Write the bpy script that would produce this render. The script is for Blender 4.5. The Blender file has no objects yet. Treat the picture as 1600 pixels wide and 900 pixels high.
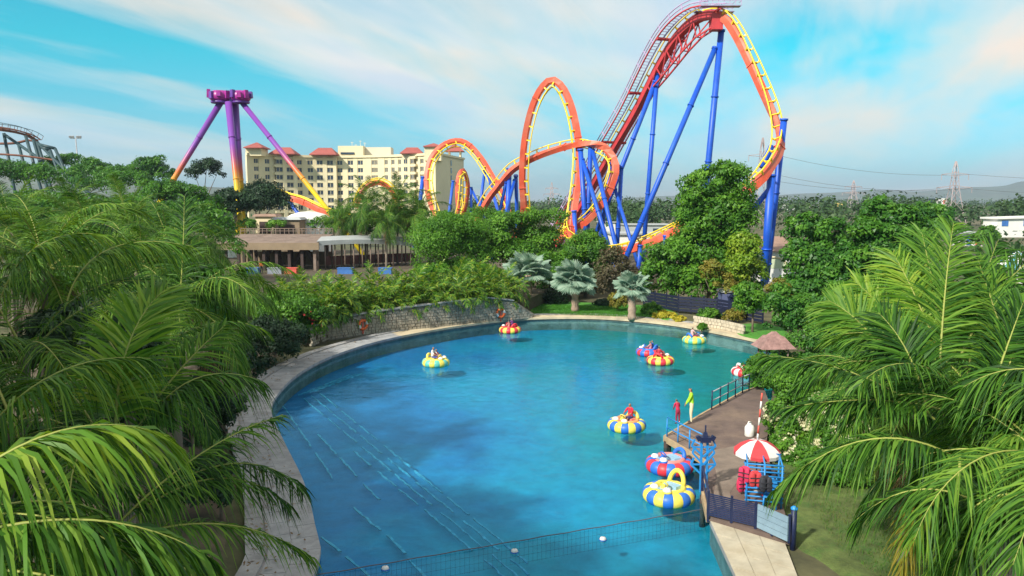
import bpy, bmesh, math, random
import numpy as np
from mathutils import Vector, Matrix

SC = bpy.context.scene
COL = SC.collection
R = math.radians

# ------------------------------------------------------------------ camera
FPX, HOR, CAMZ = 1200.0, 314.0, 11.0          # focal length (px of a 1600 px wide frame), horizon row, camera height
PITCH = math.atan((450 - HOR) / FPX)
cam_data = bpy.data.cameras.new('camera')
cam_data.sensor_width = 36.0
cam_data.lens = 36.0 * FPX / 1600.0
cam_data.clip_start = 0.1
cam_data.clip_end = 30000
cam = bpy.data.objects.new('camera', cam_data)
COL.objects.link(cam)
cam.location = (0, 0, CAMZ)
cam.rotation_euler = (math.pi / 2 - PITCH, 0, 0)
SC.camera = cam

# ------------------------------------------------------------------ sun, sky, exposure
SUN_EL, SUN_AZ = R(37), R(223)                # azimuth clockwise from +Y (the view direction): behind and left of the camera
sun_to = Vector((math.cos(SUN_EL) * math.sin(SUN_AZ), math.cos(SUN_EL) * math.cos(SUN_AZ), math.sin(SUN_EL)))
sun_data = bpy.data.lights.new('sun', 'SUN')
sun_data.energy = 3.7
sun_data.angle = R(3.0)                  # thin high cloud softens the shadows
sun_data.color = (1.0, 0.94, 0.83)
sun = bpy.data.objects.new('sun', sun_data)
COL.objects.link(sun)
sun.rotation_euler = sun_to.to_track_quat('Z', 'Y').to_euler()

world = bpy.data.worlds.new('World')
SC.world = world
world.use_nodes = True
wt = world.node_tree
wt.nodes.clear()
def wn(kind, **kw):
    n = wt.nodes.new(kind)
    for k, v in kw.items():
        setattr(n, k, v)
    return n
def wl(a, b):
    wt.links.new(a, b)
def wmath(op, a, b=None, clamp=False):
    n = wn('ShaderNodeMath', operation=op, use_clamp=clamp)
    for i, s in enumerate((a, b)):
        if s is None: continue
        if isinstance(s, (int, float)): n.inputs[i].default_value = s
        else: wl(s, n.inputs[i])
    return n.outputs[0]
def wramp(fac, stops):
    n = wn('ShaderNodeValToRGB')
    e = n.color_ramp.elements
    while len(e) < len(stops): e.new(0.5)
    for el, (p, c) in zip(e, stops):
        el.position = p
        el.color = (*c, 1) if isinstance(c, tuple) else (c, c, c, 1)
    wl(fac, n.inputs[0])
    return n.outputs[0]
def wmix(fac, a, b, mode='MIX'):
    n = wn('ShaderNodeMix', data_type='RGBA', blend_type=mode)
    for s, i in ((fac, 0), (a, 6), (b, 7)):
        if isinstance(s, (int, float)): n.inputs[i].default_value = s
        elif isinstance(s, tuple): n.inputs[i].default_value = (*s, 1)
        else: wl(s, n.inputs[i])
    return n.outputs[2]
sky = wn('ShaderNodeTexSky', sky_type='NISHITA')
sky.sun_disc = False
sky.sun_elevation = SUN_EL
sky.sun_rotation = SUN_AZ
sky.altitude = 50
sky.air_density = 1.0
sky.dust_density = 0.6
sky.ozone_density = 1.2
tc = wn('ShaderNodeTexCoord')
sp = wn('ShaderNodeSeparateXYZ')
wl(tc.outputs['Generated'], sp.inputs[0])
X, Y, Z = sp.outputs
zp = wmath('MAXIMUM', Z, 0.0)
den = wmath('ADD', zp, 0.10)
A = R(20)
uu = wmath('DIVIDE', wmath('ADD', wmath('MULTIPLY', X, math.sin(A)), wmath('MULTIPLY', Y, math.cos(A))), den)
vv = wmath('DIVIDE', wmath('SUBTRACT', wmath('MULTIPLY', X, math.cos(A)), wmath('MULTIPLY', Y, math.sin(A))), den)
cmb = wn('ShaderNodeCombineXYZ')
wl(wmath('MULTIPLY', uu, 0.22), cmb.inputs[0])
wl(wmath('MULTIPLY', vv, 0.62), cmb.inputs[1])
cmb.inputs[2].default_value = 3.7
def wnoise(vec, scale, detail, rough, dist=0.0):
    n = wn('ShaderNodeTexNoise')
    n.inputs['Scale'].default_value = scale
    n.inputs['Detail'].default_value = detail
    n.inputs['Roughness'].default_value = rough
    n.inputs['Distortion'].default_value = dist
    wl(vec, n.inputs['Vector'])
    return n.outputs[0]
big = wnoise(cmb.outputs[0], 1.0, 4, 0.5, 0.35)
cmb2 = wn('ShaderNodeCombineXYZ')
wl(wmath('MULTIPLY', uu, 0.5), cmb2.inputs[0])
wl(wmath('MULTIPLY', vv, 2.2), cmb2.inputs[1])
cmb2.inputs[2].default_value = 9.1
fine = wnoise(cmb2.outputs[0], 1.6, 6, 0.6, 0.5)
mass = wmath('ADD', wmath('MULTIPLY', big, 0.88), wmath('MULTIPLY', fine, 0.17))
cover = wramp(mass, [(0.41, 0.0), (0.50, 0.55), (0.60, 0.97)])
# clear air: deep cyan overhead going to a pale violet-blue haze at the horizon
tint = wramp(zp, [(0.0, (0.34, 0.47, 0.70)), (0.07, (0.26, 0.60, 0.74)), (0.18, (0.05, 0.82, 0.78)), (0.8, (0.15, 0.74, 0.72))])
clear = wmix(1.0, sky.outputs[0], tint, 'MULTIPLY')
warm = wnoise(cmb.outputs[0], 2.3, 3, 0.5, 0.2)
cloudcol = wramp(warm, [(0.36, (3.7, 4.2, 4.7)), (0.50, (4.8, 4.7, 4.5)), (0.62, (5.6, 4.6, 3.8))])
low = wramp(zp, [(0.0, 0.40), (0.06, 0.58), (0.15, 1.0)])
both = wmix(wmath('MULTIPLY', cover, low), clear, cloudcol)
bg = wn('ShaderNodeBackground')
bg.inputs['Strength'].default_value = 0.12
wl(both, bg.inputs['Color'])
wo = wn('ShaderNodeOutputWorld')
wl(bg.outputs[0], wo.inputs[0])

SC.view_settings.view_transform = 'Standard'
SC.view_settings.look = 'None'
SC.view_settings.exposure = 0.7
SC.view_settings.gamma = 1.0
SC.view_settings.use_curve_mapping = False
SC.render.engine = 'CYCLES'
SC.cycles.use_denoising = True
SC.cycles.max_bounces = 8
SC.cycles.diffuse_bounces = 3
SC.cycles.glossy_bounces = 3
SC.cycles.transmission_bounces = 4
SC.cycles.transparent_max_bounces = 8
SC.cycles.volume_bounces = 0
SC.cycles.caustics_reflective = False
SC.cycles.caustics_refractive = False
SC.cycles.sample_clamp_indirect = 4.0

# ------------------------------------------------------------------ layout helpers (survey: photo pixel -> place in the park)
def ray(px, py):
    xc, zc = (px - 800) / FPX, -(py - 450) / FPX
    c, s = math.cos(PITCH), math.sin(PITCH)
    return Vector((xc, c + zc * s, -s + zc * c))
def at(px, py, d):
    r = ray(px, py)
    return Vector((0, 0, CAMZ)) + r * (d / r.y)
def gp(px, py, z=0.0):
    r = ray(px, py)
    return Vector((0, 0, CAMZ)) + r * ((z - CAMZ) / r.z)

# ------------------------------------------------------------------ materials
MATS = {}
def nodes_of(name):
    m = bpy.data.materials.new(name)
    m.use_nodes = True
    t = m.node_tree
    t.nodes.clear()
    out = t.nodes.new('ShaderNodeOutputMaterial')
    return m, t, out
def mat(name, col, rough=0.6, var=0.12, scale=3.0, bump=0.0, bscale=20.0, metal=0.0, spec=0.5, coat=0.0, dirt=None, dscale=0.7):
    if name in MATS: return MATS[name]
    m, t, out = nodes_of(name)
    N, L = t.nodes.new, t.links.new
    b = N('ShaderNodeBsdfPrincipled')
    tx = N('ShaderNodeTexCoord')
    n = N('ShaderNodeTexNoise')
    n.inputs['Scale'].default_value = scale
    n.inputs['Detail'].default_value = 6
    n.inputs['Roughness'].default_value = 0.65
    L(tx.outputs['Object'], n.inputs['Vector'])
    rp = N('ShaderNodeValToRGB')
    e = rp.color_ramp.elements
    e[0].position, e[1].position = 0.3, 0.7
    e[0].color = (*[max(0, c * (1 - var)) for c in col], 1)
    e[1].color = (*[min(1, c * (1 + var)) for c in col], 1)
    L(n.outputs[0], rp.inputs[0])
    colr = rp.outputs[0]
    if dirt:
        n2 = N('ShaderNodeTexNoise')
        n2.inputs['Scale'].default_value = dscale
        n2.inputs['Detail'].default_value = 8
        n2.inputs['Roughness'].default_value = 0.7
        L(tx.outputs['Object'], n2.inputs['Vector'])
        r2 = N('ShaderNodeValToRGB')
        r2.color_ramp.elements[0].position, r2.color_ramp.elements[1].position = 0.48, 0.68
        L(n2.outputs[0], r2.inputs[0])
        mx = N('ShaderNodeMix'); mx.data_type = 'RGBA'
        L(r2.outputs[0], mx.inputs[0]); L(colr, mx.inputs[6])
        mx.inputs[7].default_value = (*dirt, 1)
        colr = mx.outputs[2]
    L(colr, b.inputs['Base Color'])
    b.inputs['Roughness'].default_value = rough
    b.inputs['Metallic'].default_value = metal
    b.inputs['Specular IOR Level'].default_value = spec
    b.inputs['Coat Weight'].default_value = coat
    if bump:
        n3 = N('ShaderNodeTexNoise')
        n3.inputs['Scale'].default_value = bscale
        n3.inputs['Detail'].default_value = 5
        L(tx.outputs['Object'], n3.inputs['Vector'])
        bp = N('ShaderNodeBump')
        bp.inputs['Strength'].default_value = bump
        bp.inputs['Distance'].default_value = 0.05
        L(n3.outputs[0], bp.inputs['Height'])
        L(bp.outputs[0], b.inputs['Normal'])
    L(b.outputs[0], out.inputs[0])
    MATS[name] = m
    return m
def leafmat(name, cols, trans=0.3, rough=0.5, spec=0.35, tcol=None, big=0.5, objvar=0.0):
    """foliage: every leaf has its own tone (attribute rnd), patches of the crown drift in hue"""
    if name in MATS: return MATS[name]
    m, t, out = nodes_of(name)
    N, L = t.nodes.new, t.links.new
    at_ = N('ShaderNodeAttribute'); at_.attribute_name = 'rnd'
    tx = N('ShaderNodeTexCoord')
    n = N('ShaderNodeTexNoise'); n.inputs['Scale'].default_value = big; n.inputs['Detail'].default_value = 3
    L(tx.outputs['Object'], n.inputs['Vector'])
    ad = N('ShaderNodeMath'); ad.operation = 'MULTIPLY_ADD'
    L(n.outputs[0], ad.inputs[0]); ad.inputs[1].default_value = 0.9; ad.inputs[2].default_value = -0.45
    sm = N('ShaderNodeMath'); sm.operation = 'ADD'
    oi = N('ShaderNodeObjectInfo'); ov = N('ShaderNodeMath'); ov.operation = 'MULTIPLY_ADD'
    L(oi.outputs['Random'], ov.inputs[0]); ov.inputs[1].default_value = objvar; ov.inputs[2].default_value = -objvar / 2
    o2 = N('ShaderNodeMath'); o2.operation = 'ADD'; L(ad.outputs[0], o2.inputs[0]); L(ov.outputs[0], o2.inputs[1])
    L(at_.outputs['Fac'], sm.inputs[0]); L(o2.outputs[0], sm.inputs[1])
    rp = N('ShaderNodeValToRGB')
    e = rp.color_ramp.elements
    while len(e) < len(cols): e.new(0.5)
    for i, c in enumerate(cols):
        e[i].position = i / (len(cols) - 1); e[i].color = (*c, 1)
    L(sm.outputs[0], rp.inputs[0])
    b = N('ShaderNodeBsdfPrincipled')
    b.inputs['Roughness'].default_value = rough
    b.inputs['Specular IOR Level'].default_value = spec
    L(rp.outputs[0], b.inputs['Base Color'])
    tr = N('ShaderNodeBsdfTranslucent')
    mul = N('ShaderNodeMix'); mul.data_type = 'RGBA'; mul.blend_type = 'MULTIPLY'; mul.inputs[0].default_value = 1
    L(rp.outputs[0], mul.inputs[6]); mul.inputs[7].default_value = (*(tcol or (1.9, 1.7, 0.7)), 1)
    L(mul.outputs[2], tr.inputs['Color'])
    mx = N('ShaderNodeMixShader'); mx.inputs[0].default_value = trans
    L(b.outputs[0], mx.inputs[1]); L(tr.outputs[0], mx.inputs[2])
    L(mx.outputs[0], out.inputs[0])
    MATS[name] = m
    return m

# ------------------------------------------------------------------ objects
def tag(o, label=None, cat=None, group=None, kind=None):
    if label: o['label'] = label
    if cat: o['category'] = cat
    if group: o['group'] = group
    if kind: o['kind'] = kind
    return o
def empty(name, loc=(0, 0, 0), rz=0.0, label=None, cat=None, group=None):
    o = bpy.data.objects.new(name, None)
    o.empty_display_size = 0.3
    COL.objects.link(o)
    o.location = loc
    o.rotation_euler = (0, 0, rz)
    return tag(o, label, cat, group)
def link(name, me, parent=None):
    o = bpy.data.objects.new(name, me)
    COL.objects.link(o)
    if parent: o.parent = parent
    return o
def kids(o):
    return [c for c in bpy.data.objects if c.parent == o]
def copy_tree(o, parent=None, tree=None):
    c = o.copy()
    COL.objects.link(c)
    c.parent = parent
    for ch in list(o.children):
        copy_tree(ch, c)
    return c
class MB:
    """collects shapes of one mesh"""
    def __init__(s):
        s.v, s.f, s.m, s.sm = [], [], [], []
    def add(s, vs, fs, mi=0, smooth=False):
        k = len(s.v)
        s.v += [tuple(x) for x in vs]
        for f in fs:
            s.f.append([k + i for i in f]); s.m.append(mi); s.sm.append(smooth)
    def box(s, c, size, rot=None, mi=0, taper=1.0):
        hx, hy, hz = [x / 2 for x in size]
        vs = []
        for z, k in ((-hz, 1.0), (hz, taper)):
            for x, y in ((-hx, -hy), (hx, -hy), (hx, hy), (-hx, hy)):
                p = Vector((x * k, y * k, z))
                if rot is not None: p = rot @ p
                vs.append(p + Vector(c))
        s.add(vs, [(0, 3, 2, 1), (4, 5, 6, 7), (0, 1, 5, 4), (1, 2, 6, 5), (2, 3, 7, 6), (3, 0, 4, 7)], mi)
    def bar(s, a, b, w, h=None, mi=0, up=(0, 0, 1)):
        a, b = Vector(a), Vector(b)
        t = (b - a).normalized()
        u = Vector(up)
        if abs(t.dot(u)) > 0.98: u = Vector((0, 1, 0))
        sd = t.cross(u).normalized(); u = sd.cross(t)
        h = h or w
        vs = [p + sd * (i * w / 2) + u * (j * h / 2) for p in (a, b) for i, j in ((-1, -1), (1, -1), (1, 1), (-1, 1))]
        s.add(vs, [(0, 1, 2, 3), (7, 6, 5, 4), (0, 4, 5, 1), (1, 5, 6, 2), (2, 6, 7, 3), (3, 7, 4, 0)], mi)
    def tube(s, pts, rad, n=8, cap=True, mi=0, smooth=True, closed=False):
        pts = [Vector(p) for p in pts]
        m = len(pts)
        rad = rad if hasattr(rad, '__len__') else [rad] * m
        ref = None
        vs, fs = [], []
        for i, p in enumerate(pts):
            if closed: t = (pts[(i + 1) % m] - pts[i - 1]).normalized()
            else: t = (pts[min(i + 1, m - 1)] - pts[max(i - 1, 0)]).normalized()
            if ref is None:
                ref = Vector((0, 0, 1)) if abs(t.z) < 0.9 else Vector((1, 0, 0))
            a = t.cross(ref).normalized(); ref = a.cross(t).normalized() if True else ref
            b = ref
            for j in range(n):
                an = 2 * math.pi * j / n
                vs.append(p + (a * math.cos(an) + b * math.sin(an)) * rad[i])
        for i in range(m if closed else m - 1):
            i2 = (i + 1) % m
            for j in range(n):
                fs.append((i * n + j, i * n + (j + 1) % n, i2 * n + (j + 1) % n, i2 * n + j))
        s.add(vs, fs, mi, smooth)
        if cap and not closed:
            k = len(s.v) - len(vs)
            s.f.append([k + j for j in reversed(range(n))]); s.m.append(mi); s.sm.append(False)
            s.f.append([k + (m - 1) * n + j for j in range(n)]); s.m.append(mi); s.sm.append(False)
    def lathe(s, prof, n=16, c=(0, 0, 0), mi=0, smooth=True, a0=0.0, a1=2 * math.pi):
        full = abs(a1 - a0 - 2 * math.pi) < 1e-6
        k = n if full else n + 1
        vs = [(c[0] + r * math.cos(a0 + (a1 - a0) * j / n), c[1] + r * math.sin(a0 + (a1 - a0) * j / n), c[2] + z) for r, z in prof for j in range(k)]
        fs = []
        for i in range(len(prof) - 1):
            for j in range(n):
                j2 = (j + 1) % k
                fs.append((i * k + j, i * k + j2, (i + 1) * k + j2, (i + 1) * k + j))
        s.add(vs, fs, mi, smooth)
    def prism(s, poly, z0, z1, mi=0):
        n = len(poly)
        vs = [(p[0], p[1], z0) for p in poly] + [(p[0], p[1], z1) for p in poly]
        fs = [tuple(reversed(range(n))), tuple(range(n, 2 * n))] + [(i, (i + 1) % n, n + (i + 1) % n, n + i) for i in range(n)]
        s.add(vs, fs, mi)
    def mesh(s, name, mats):
        me = bpy.data.meshes.new(name)
        me.from_pydata(s.v, [], s.f)
        for m in (mats if isinstance(mats, (list, tuple)) else [mats]):
            me.materials.append(m)
        me.polygons.foreach_set('material_index', s.m)
        me.polygons.foreach_set('use_smooth', s.sm)
        me.update()
        return me
    def build(s, name, mats, parent=None):
        return link(name, s.mesh(name, mats), parent)

def quads_mesh(name, V, F4, rnd, mats, mi=None, smooth=False):
    """fast mesh of quads from numpy arrays; rnd = one random number per vertex"""
    me = bpy.data.meshes.new(name)
    nv, nf = len(V), len(F4)
    me.vertices.add(nv)
    me.vertices.foreach_set('co', np.asarray(V, np.float32).ravel())
    me.loops.add(nf * 4)
    me.loops.foreach_set('vertex_index', np.asarray(F4, np.int32).ravel())
    me.polygons.add(nf)
    me.polygons.foreach_set('loop_start', np.arange(0, nf * 4, 4, dtype=np.int32))
    if mi is not None: me.polygons.foreach_set('material_index', np.asarray(mi, np.int32))
    if smooth: me.polygons.foreach_set('use_smooth', np.ones(nf, bool))
    me.update(calc_edges=True)
    at_ = me.attributes.new('rnd', 'FLOAT', 'POINT')
    at_.data.foreach_set('value', np.asarray(rnd, np.float32))
    for m in mats: me.materials.append(m)
    return me

def nrm(a):
    return a / np.maximum(np.linalg.norm(a, axis=-1, keepdims=True), 1e-9)

# ---- broad-leaved crowns
def leaf_cloud(blobs, n, size, rg, wid=0.55, clump=16, up=0.35, cr=0.42):
    cr *= 1.12; clump = int(clump * 1.25)
    bl = np.array(blobs, float)
    c, r = bl[:, :3], bl[:, 3:6]
    area = (r[:, 0] * r[:, 1] + r[:, 0] * r[:, 2] + r[:, 1] * r[:, 2])
    nc = np.maximum(4, (clump * area / area.mean()).astype(int))
    cid = np.repeat(np.arange(len(bl)), nc)
    d = nrm(rg.normal(size=(len(cid), 3)))
    d[:, 2] = np.where(d[:, 2] < -0.55, -d[:, 2], d[:, 2])
    cc = c[cid] + d * r[cid] * rg.uniform(0.62, 0.98, (len(cid), 1))
    crad = cr * r[cid].mean(1) * rg.uniform(0.7, 1.3, len(cid))
    w = crad ** 2; w /= w.sum()
    k = rg.choice(len(cid), n, p=w)
    e = nrm(rg.normal(size=(n, 3)))
    e[:, 2] = np.where((e[:, 2] < -0.3) & (rg.random(n) < 0.6), -e[:, 2], e[:, 2])
    rad = crad[k] * (1 - 0.55 * rg.random(n) ** 2.2) * np.where(rg.random(n) < .09, rg.uniform(1.05, 1.45, n), 1)
    P = cc[k] + e * rad[:, None] * np.array([1, 1, 0.8])
    nor = nrm(e * 0.8 + d[k] * 0.3 + np.array([0, 0, up]) + rg.normal(size=(n, 3)) * 0.45)
    ax = nrm(np.cross(nor, rg.normal(size=(n, 3))))
    ax[:, 2] -= 0.25; ax = nrm(ax)
    sd = nrm(np.cross(nor, ax))
    L = size * rg.uniform(0.45, 1.45, n)[:, None]
    W = L * wid
    V = np.stack([P - ax * L / 2, P + sd * W / 2 - nor * L * 0.06, P + ax * L / 2 - nor * L * 0.12, P - sd * W / 2 - nor * L * 0.06], 1)
    F = np.arange(n * 4).reshape(n, 4)
    base = rg.random(len(cid))[k] * 0.55 + rg.random(n) * 0.45
    return V.reshape(-1, 3), F, np.repeat(base, 4)
def trunk_mb(h, r, blobs, rg, lean=(0, 0), fork=0.45):
    mb = MB()
    top = Vector((lean[0], lean[1], h * fork))
    mb.tube([(0, 0, -0.3), (lean[0] * 0.2, lean[1] * 0.2, h * fork * 0.35), top], [r * 1.35, r * 1.0, r * 0.8], 8)
    for b in blobs:
        c = Vector(b[:3])
        q = top.lerp(c, 0.5) + Vector((rg.normal() * 0.3, rg.normal() * 0.3, 0.35))
        mb.tube([top - Vector((0, 0, 0.3)), q, c], [r * 0.55, r * 0.34, r * 0.1], 6)
    return mb
def tree(name, label, cat, loc, blobs, n, size, lm, bark, h, r, seed, group=None, wid=0.55, clump=16, lean=(0, 0), up=0.35, cr=0.36, fork=0.45, rz=0.0):
    rg = np.random.default_rng(seed)
    root = empty(name, loc, rz, label, cat, group)
    V, F, rn = leaf_cloud(blobs, n, size, rg, wid, clump, up, cr)
    trunk_mb(h, r, blobs, rg, lean, fork).build('trunk', bark, root)
    link('crown', quads_mesh('crown', V, F, rn, [lm]), root)
    return root

# ---- palm fronds
def frond_geo(sp, n, leaf, wid, rg, droop=0.45, face=None, vee=0.25, rach=0.035, t0=0.12, spread=(22, 62), rag=0.12):
    sp = np.array([tuple(p) for p in sp], float)
    m = len(sp)
    tt = np.linspace(0, 1, m)
    tan = nrm(np.gradient(sp, axis=0))
    t = np.linspace(t0, 0.995, n) + rg.normal(size=n) * 0.55 / n
    t = np.clip(t, 0, 1)
    P = np.stack([np.interp(t, tt, sp[:, i]) for i in range(3)], 1)
    T = nrm(np.stack([np.interp(t, tt, tan[:, i]) for i in range(3)], 1))
    up = np.array(face if face is not None else (0, 0, 1.0), float)
    S = nrm(np.cross(T, up))
    U = nrm(np.cross(S, T))
    Vs, Fs, Rn = [], [], []
    g = np.array([0, 0, -1.0])
    us = np.array([0, 0.32, 0.68, 1.0])
    ws = np.array([0.55, 1.0, 0.72, 0.06]) * wid
    k0 = 0
    for s in (-1, 1):
        a = np.radians(spread[0] + (spread[1] - spread[0]) * t ** 1.3 + rg.normal(size=n) * 8)
        D = S * (s * np.cos(a))[:, None] + T * np.sin(a)[:, None] + U * (vee * (1.1 - t) + rg.normal(size=n) * rag)[:, None]
        D = nrm(D)
        l = leaf * (0.42 + 0.62 * np.sin(np.pi * np.clip(0.12 + t * 0.80, 0, 1))) * rg.uniform(0.86, 1.1, n)
        l = l * np.where(t > 0.9, 1 - (t - 0.9) * 4.5, 1) * np.where(rg.random(n) < .07, rg.uniform(.25, .7, n), 1)
        dr = droop * rg.uniform(0.6, 1.35, n)
        pts = P[:, None, :] + (D * l[:, None])[:, None, :] * (us * (1 - 0.18 * dr[:, None] * us))[:, :, None] + g * (l * dr)[:, None, None] * (us ** 2)[None, :, None]
        Wd = nrm(T - D * np.sum(T * D, 1, keepdims=True) + U * rg.normal(size=(n, 1)) * 0.35)
        lf = pts - Wd[:, None, :] * ws[None, :, None] / 2
        rt = pts + Wd[:, None, :] * ws[None, :, None] / 2
        v = np.stack([lf, rt], 2).reshape(n, 8, 3)
        Vs.append(v.reshape(-1, 3))
        b = k0 + np.arange(n)[:, None] * 8
        for q in range(3):
            Fs.append(b + np.array([[q * 2, q * 2 + 1, q * 2 + 3, q * 2 + 2]]))
        Rn.append(np.repeat(rg.random(n), 8))
        k0 += n * 8
    nl = sum(len(f) for f in Fs)
    # rachis, four sided
    S0 = nrm(np.cross(tan, up)); U0 = nrm(np.cross(S0, tan))
    rr = np.linspace(rach, rach * 0.15, m)[:, None]
    ring = np.stack([sp + S0 * rr, sp + U0 * rr * 0.7, sp - S0 * rr, sp - U0 * rr * 0.7], 1)
    Vs.append(ring.reshape(-1, 3)); Rn.append(np.full(m * 4, 0.8))
    fr = []
    for i in range(m - 1):
        for j in range(4):
            fr.append([k0 + i * 4 + j, k0 + i * 4 + (j + 1) % 4, k0 + i * 4 + 4 + (j + 1) % 4, k0 + i * 4 + 4 + j])
    Fs.append(np.array(fr))
    V, F, Rn = np.concatenate(Vs), np.concatenate(Fs), np.concatenate(Rn)
    mi = np.concatenate([np.zeros(nl, int), np.ones(len(fr), int)])
    return V, F, Rn, mi
def bez(a, c, b, m=15):
    a, b, c = Vector(a), Vector(b), Vector(c)
    return [a * (1 - t) ** 2 + c * 2 * t * (1 - t) + b * t * t for t in [i / (m - 1) for i in range(m)]]
def spine(elev, length, curl, m=15):
    """a frond growing along +X that bends down under its weight"""
    p, out, e = Vector((0, 0, 0)), [Vector((0, 0, 0))], elev
    st = length / (m - 1)
    for i in range(m - 1):
        e = elev - curl * ((i + 1) / (m - 1)) ** 1.5
        p = p + Vector((math.cos(e), 0, math.sin(e))) * st
        out.append(p.copy())
    return out
# ================================================================== THE SETTING
rng = random.Random(7)
M_soil = mat('soil', (0.10, 0.075, 0.05), 0.95, 0.45, 0.9, 0.6, 6, dirt=(0.06, 0.085, 0.03), dscale=0.35)
M_grassdry = mat('dry_grass', (0.09, 0.125, 0.03), 0.95, 0.5, 1.6, 0.8, 14, dirt=(0.05, 0.13, 0.02), dscale=0.9)
M_lawn = mat('lawn_green', (0.06, 0.25, 0.02), 0.95, 0.4, 2.5, 0.7, 18, dirt=(0.10, 0.22, 0.03), dscale=1.3)
M_field = mat('far_field', (0.10, 0.12, 0.05), 0.95, 0.4, 0.01, dirt=(0.17, 0.15, 0.09), dscale=0.006)
M_slab = mat('pale_slab', (0.33, 0.34, 0.35), 0.85, 0.25, 1.2, 0.25, 30, dirt=(0.24, 0.24, 0.24), dscale=0.9)
M_kerb = mat('grey_kerb', (0.33, 0.33, 0.33), 0.9, 0.2, 1.5, 0.3, 20, dirt=(0.2, 0.2, 0.2))
M_beige = mat('beige_slab', (0.50, 0.45, 0.34), 0.85, 0.2, 1.3, 0.25, 25, dirt=(0.42, 0.36, 0.25))
M_sand = mat('sandy_coping', (0.55, 0.46, 0.31), 0.88, 0.2, 0.8, 0.3, 10, dirt=(0.36, 0.31, 0.22))
M_poolwall = mat('pool_wall', (0.16, 0.17, 0.17), 0.7, 0.3, 2.0, dirt=(0.07, 0.08, 0.07))
M_deck = mat('brown_deck', (0.125, 0.088, 0.075), 0.8, 0.3, 1.1, 0.2, 18, dirt=(0.21, 0.15, 0.11), dscale=0.5)
M_decktrim = mat('deck_edge', (0.42, 0.30, 0.17), 0.8, 0.25, 2.0, 0.3, 12)

def smooth_path(pts, per=8, closed=False):
    pts = [Vector(p) for p in pts]
    n, out = len(pts), []
    segs = range(n) if closed else range(n - 1)
    g = (lambda i: pts[i % n]) if closed else (lambda i: pts[min(max(i, 0), n - 1)])
    for i in segs:
        a, b, c, d = g(i - 1), g(i), g(i + 1), g(i + 2)
        for k in range(per):
            t = k / per
            out.append(0.5 * ((2 * b) + (c - a) * t + (2 * a - 5 * b + 4 * c - d) * t * t + (3 * b - a - 3 * c + d) * t ** 3))
    if not closed: out.append(pts[-1])
    return out
def offset(path, w):
    out = []
    for i, p in enumerate(path):
        t = (path[min(i + 1, len(path) - 1)] - path[max(i - 1, 0)]).normalized()
        out.append(p + Vector((-t.y, t.x, 0)) * w)
    return out

# pool outline, walked clockwise from the near left corner round the far side
near_l = gp(490, 900); near_r = gp(1150, 900)
left_arc = [Vector((near_l.x, 10, 0)), Vector((near_l.x, 15.5, 0))] + [gp(*p) for p in ((490, 900), (487, 835), (470, 765), (440, 700), (421, 655), (430, 625), (465, 590), (520, 561),
            (600, 536), (700, 516.5), (790, 504.5), (860, 500.5), (950, 501.5), (1050, 511), (1130, 526), (1185, 538))]
shore = smooth_path(left_arc, 8)
rest = [gp(*p) for p in ((1212, 548), (1222, 565), (1218, 600), (1200, 640), (1180, 690), (1140, 730), (1112, 760), (1110, 812), (1150, 900))] + [Vector((near_r.x + 2.2, 15.5, 0)), Vector((near_r.x + 4, 10, 0))]
pool = [Vector((p.x, p.y, 0)) for p in shore] + [Vector((p.x, p.y, 0)) for p in rest]
GZ = 0.18

# ground: one sheet to the horizon with the pool let into it
bm = bmesh.new()
inner = [bm.verts.new((p.x, p.y, GZ)) for p in pool]
es = [bm.edges.new((inner[i], inner[(i + 1) % len(inner)])) for i in range(len(inner))]
outer = [bm.verts.new((x, y, GZ)) for x, y in ((-6900, -500), (6900, -500), (6900, 7500), (-6900, 7500))]
es += [bm.edges.new((outer[i], outer[(i + 1) % 4])) for i in range(4)]
bmesh.ops.triangle_fill(bm, edges=es, use_beauty=True)
me = bpy.data.meshes.new('ground'); bm.to_mesh(me); bm.free()
M_ground, t_, o_ = nodes_of('ground_cover')
_N, _L = t_.nodes.new, t_.links.new
_b = _N('ShaderNodeBsdfPrincipled'); _b.inputs['Roughness'].default_value = 0.95
_g = _N('ShaderNodeNewGeometry')
_n1 = _N('ShaderNodeTexNoise'); _n1.inputs['Scale'].default_value = 0.012; _n1.inputs['Detail'].default_value = 9; _n1.inputs['Roughness'].default_value = 0.7
_n2 = _N('ShaderNodeTexNoise'); _n2.inputs['Scale'].default_value = 0.6; _n2.inputs['Detail'].default_value = 8; _n2.inputs['Roughness'].default_value = 0.7
_L(_g.outputs['Position'], _n1.inputs['Vector']); _L(_g.outputs['Position'], _n2.inputs['Vector'])
_r1 = _N('ShaderNodeValToRGB'); _e = _r1.color_ramp.elements
_e[0].position, _e[1].position = 0.35, 0.65
_e[0].color = (0.055, 0.075, 0.03, 1); _e[1].color = (0.17, 0.145, 0.09, 1)
_r2 = _N('ShaderNodeValToRGB'); _e = _r2.color_ramp.elements
_e[0].position, _e[1].position = 0.35, 0.68
_e[0].color = (0.55, 0.55, 0.5, 1); _e[1].color = (1.25, 1.2, 1.0, 1)
_L(_n1.outputs[0], _r1.inputs[0]); _L(_n2.outputs[0], _r2.inputs[0])
_m = _N('ShaderNodeMix'); _m.data_type = 'RGBA'; _m.blend_type = 'MULTIPLY'; _m.inputs[0].default_value = 1
_L(_r1.outputs[0], _m.inputs[6]); _L(_r2.outputs[0], _m.inputs[7]); _L(_m.outputs[2], _b.inputs['Base Color']); _L(_b.outputs[0], o_.inputs[0])
me.materials.append(M_ground)
tag(link('ground', me), 'earth and scrub ground reaching out to the hills', None, kind='structure')

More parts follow.
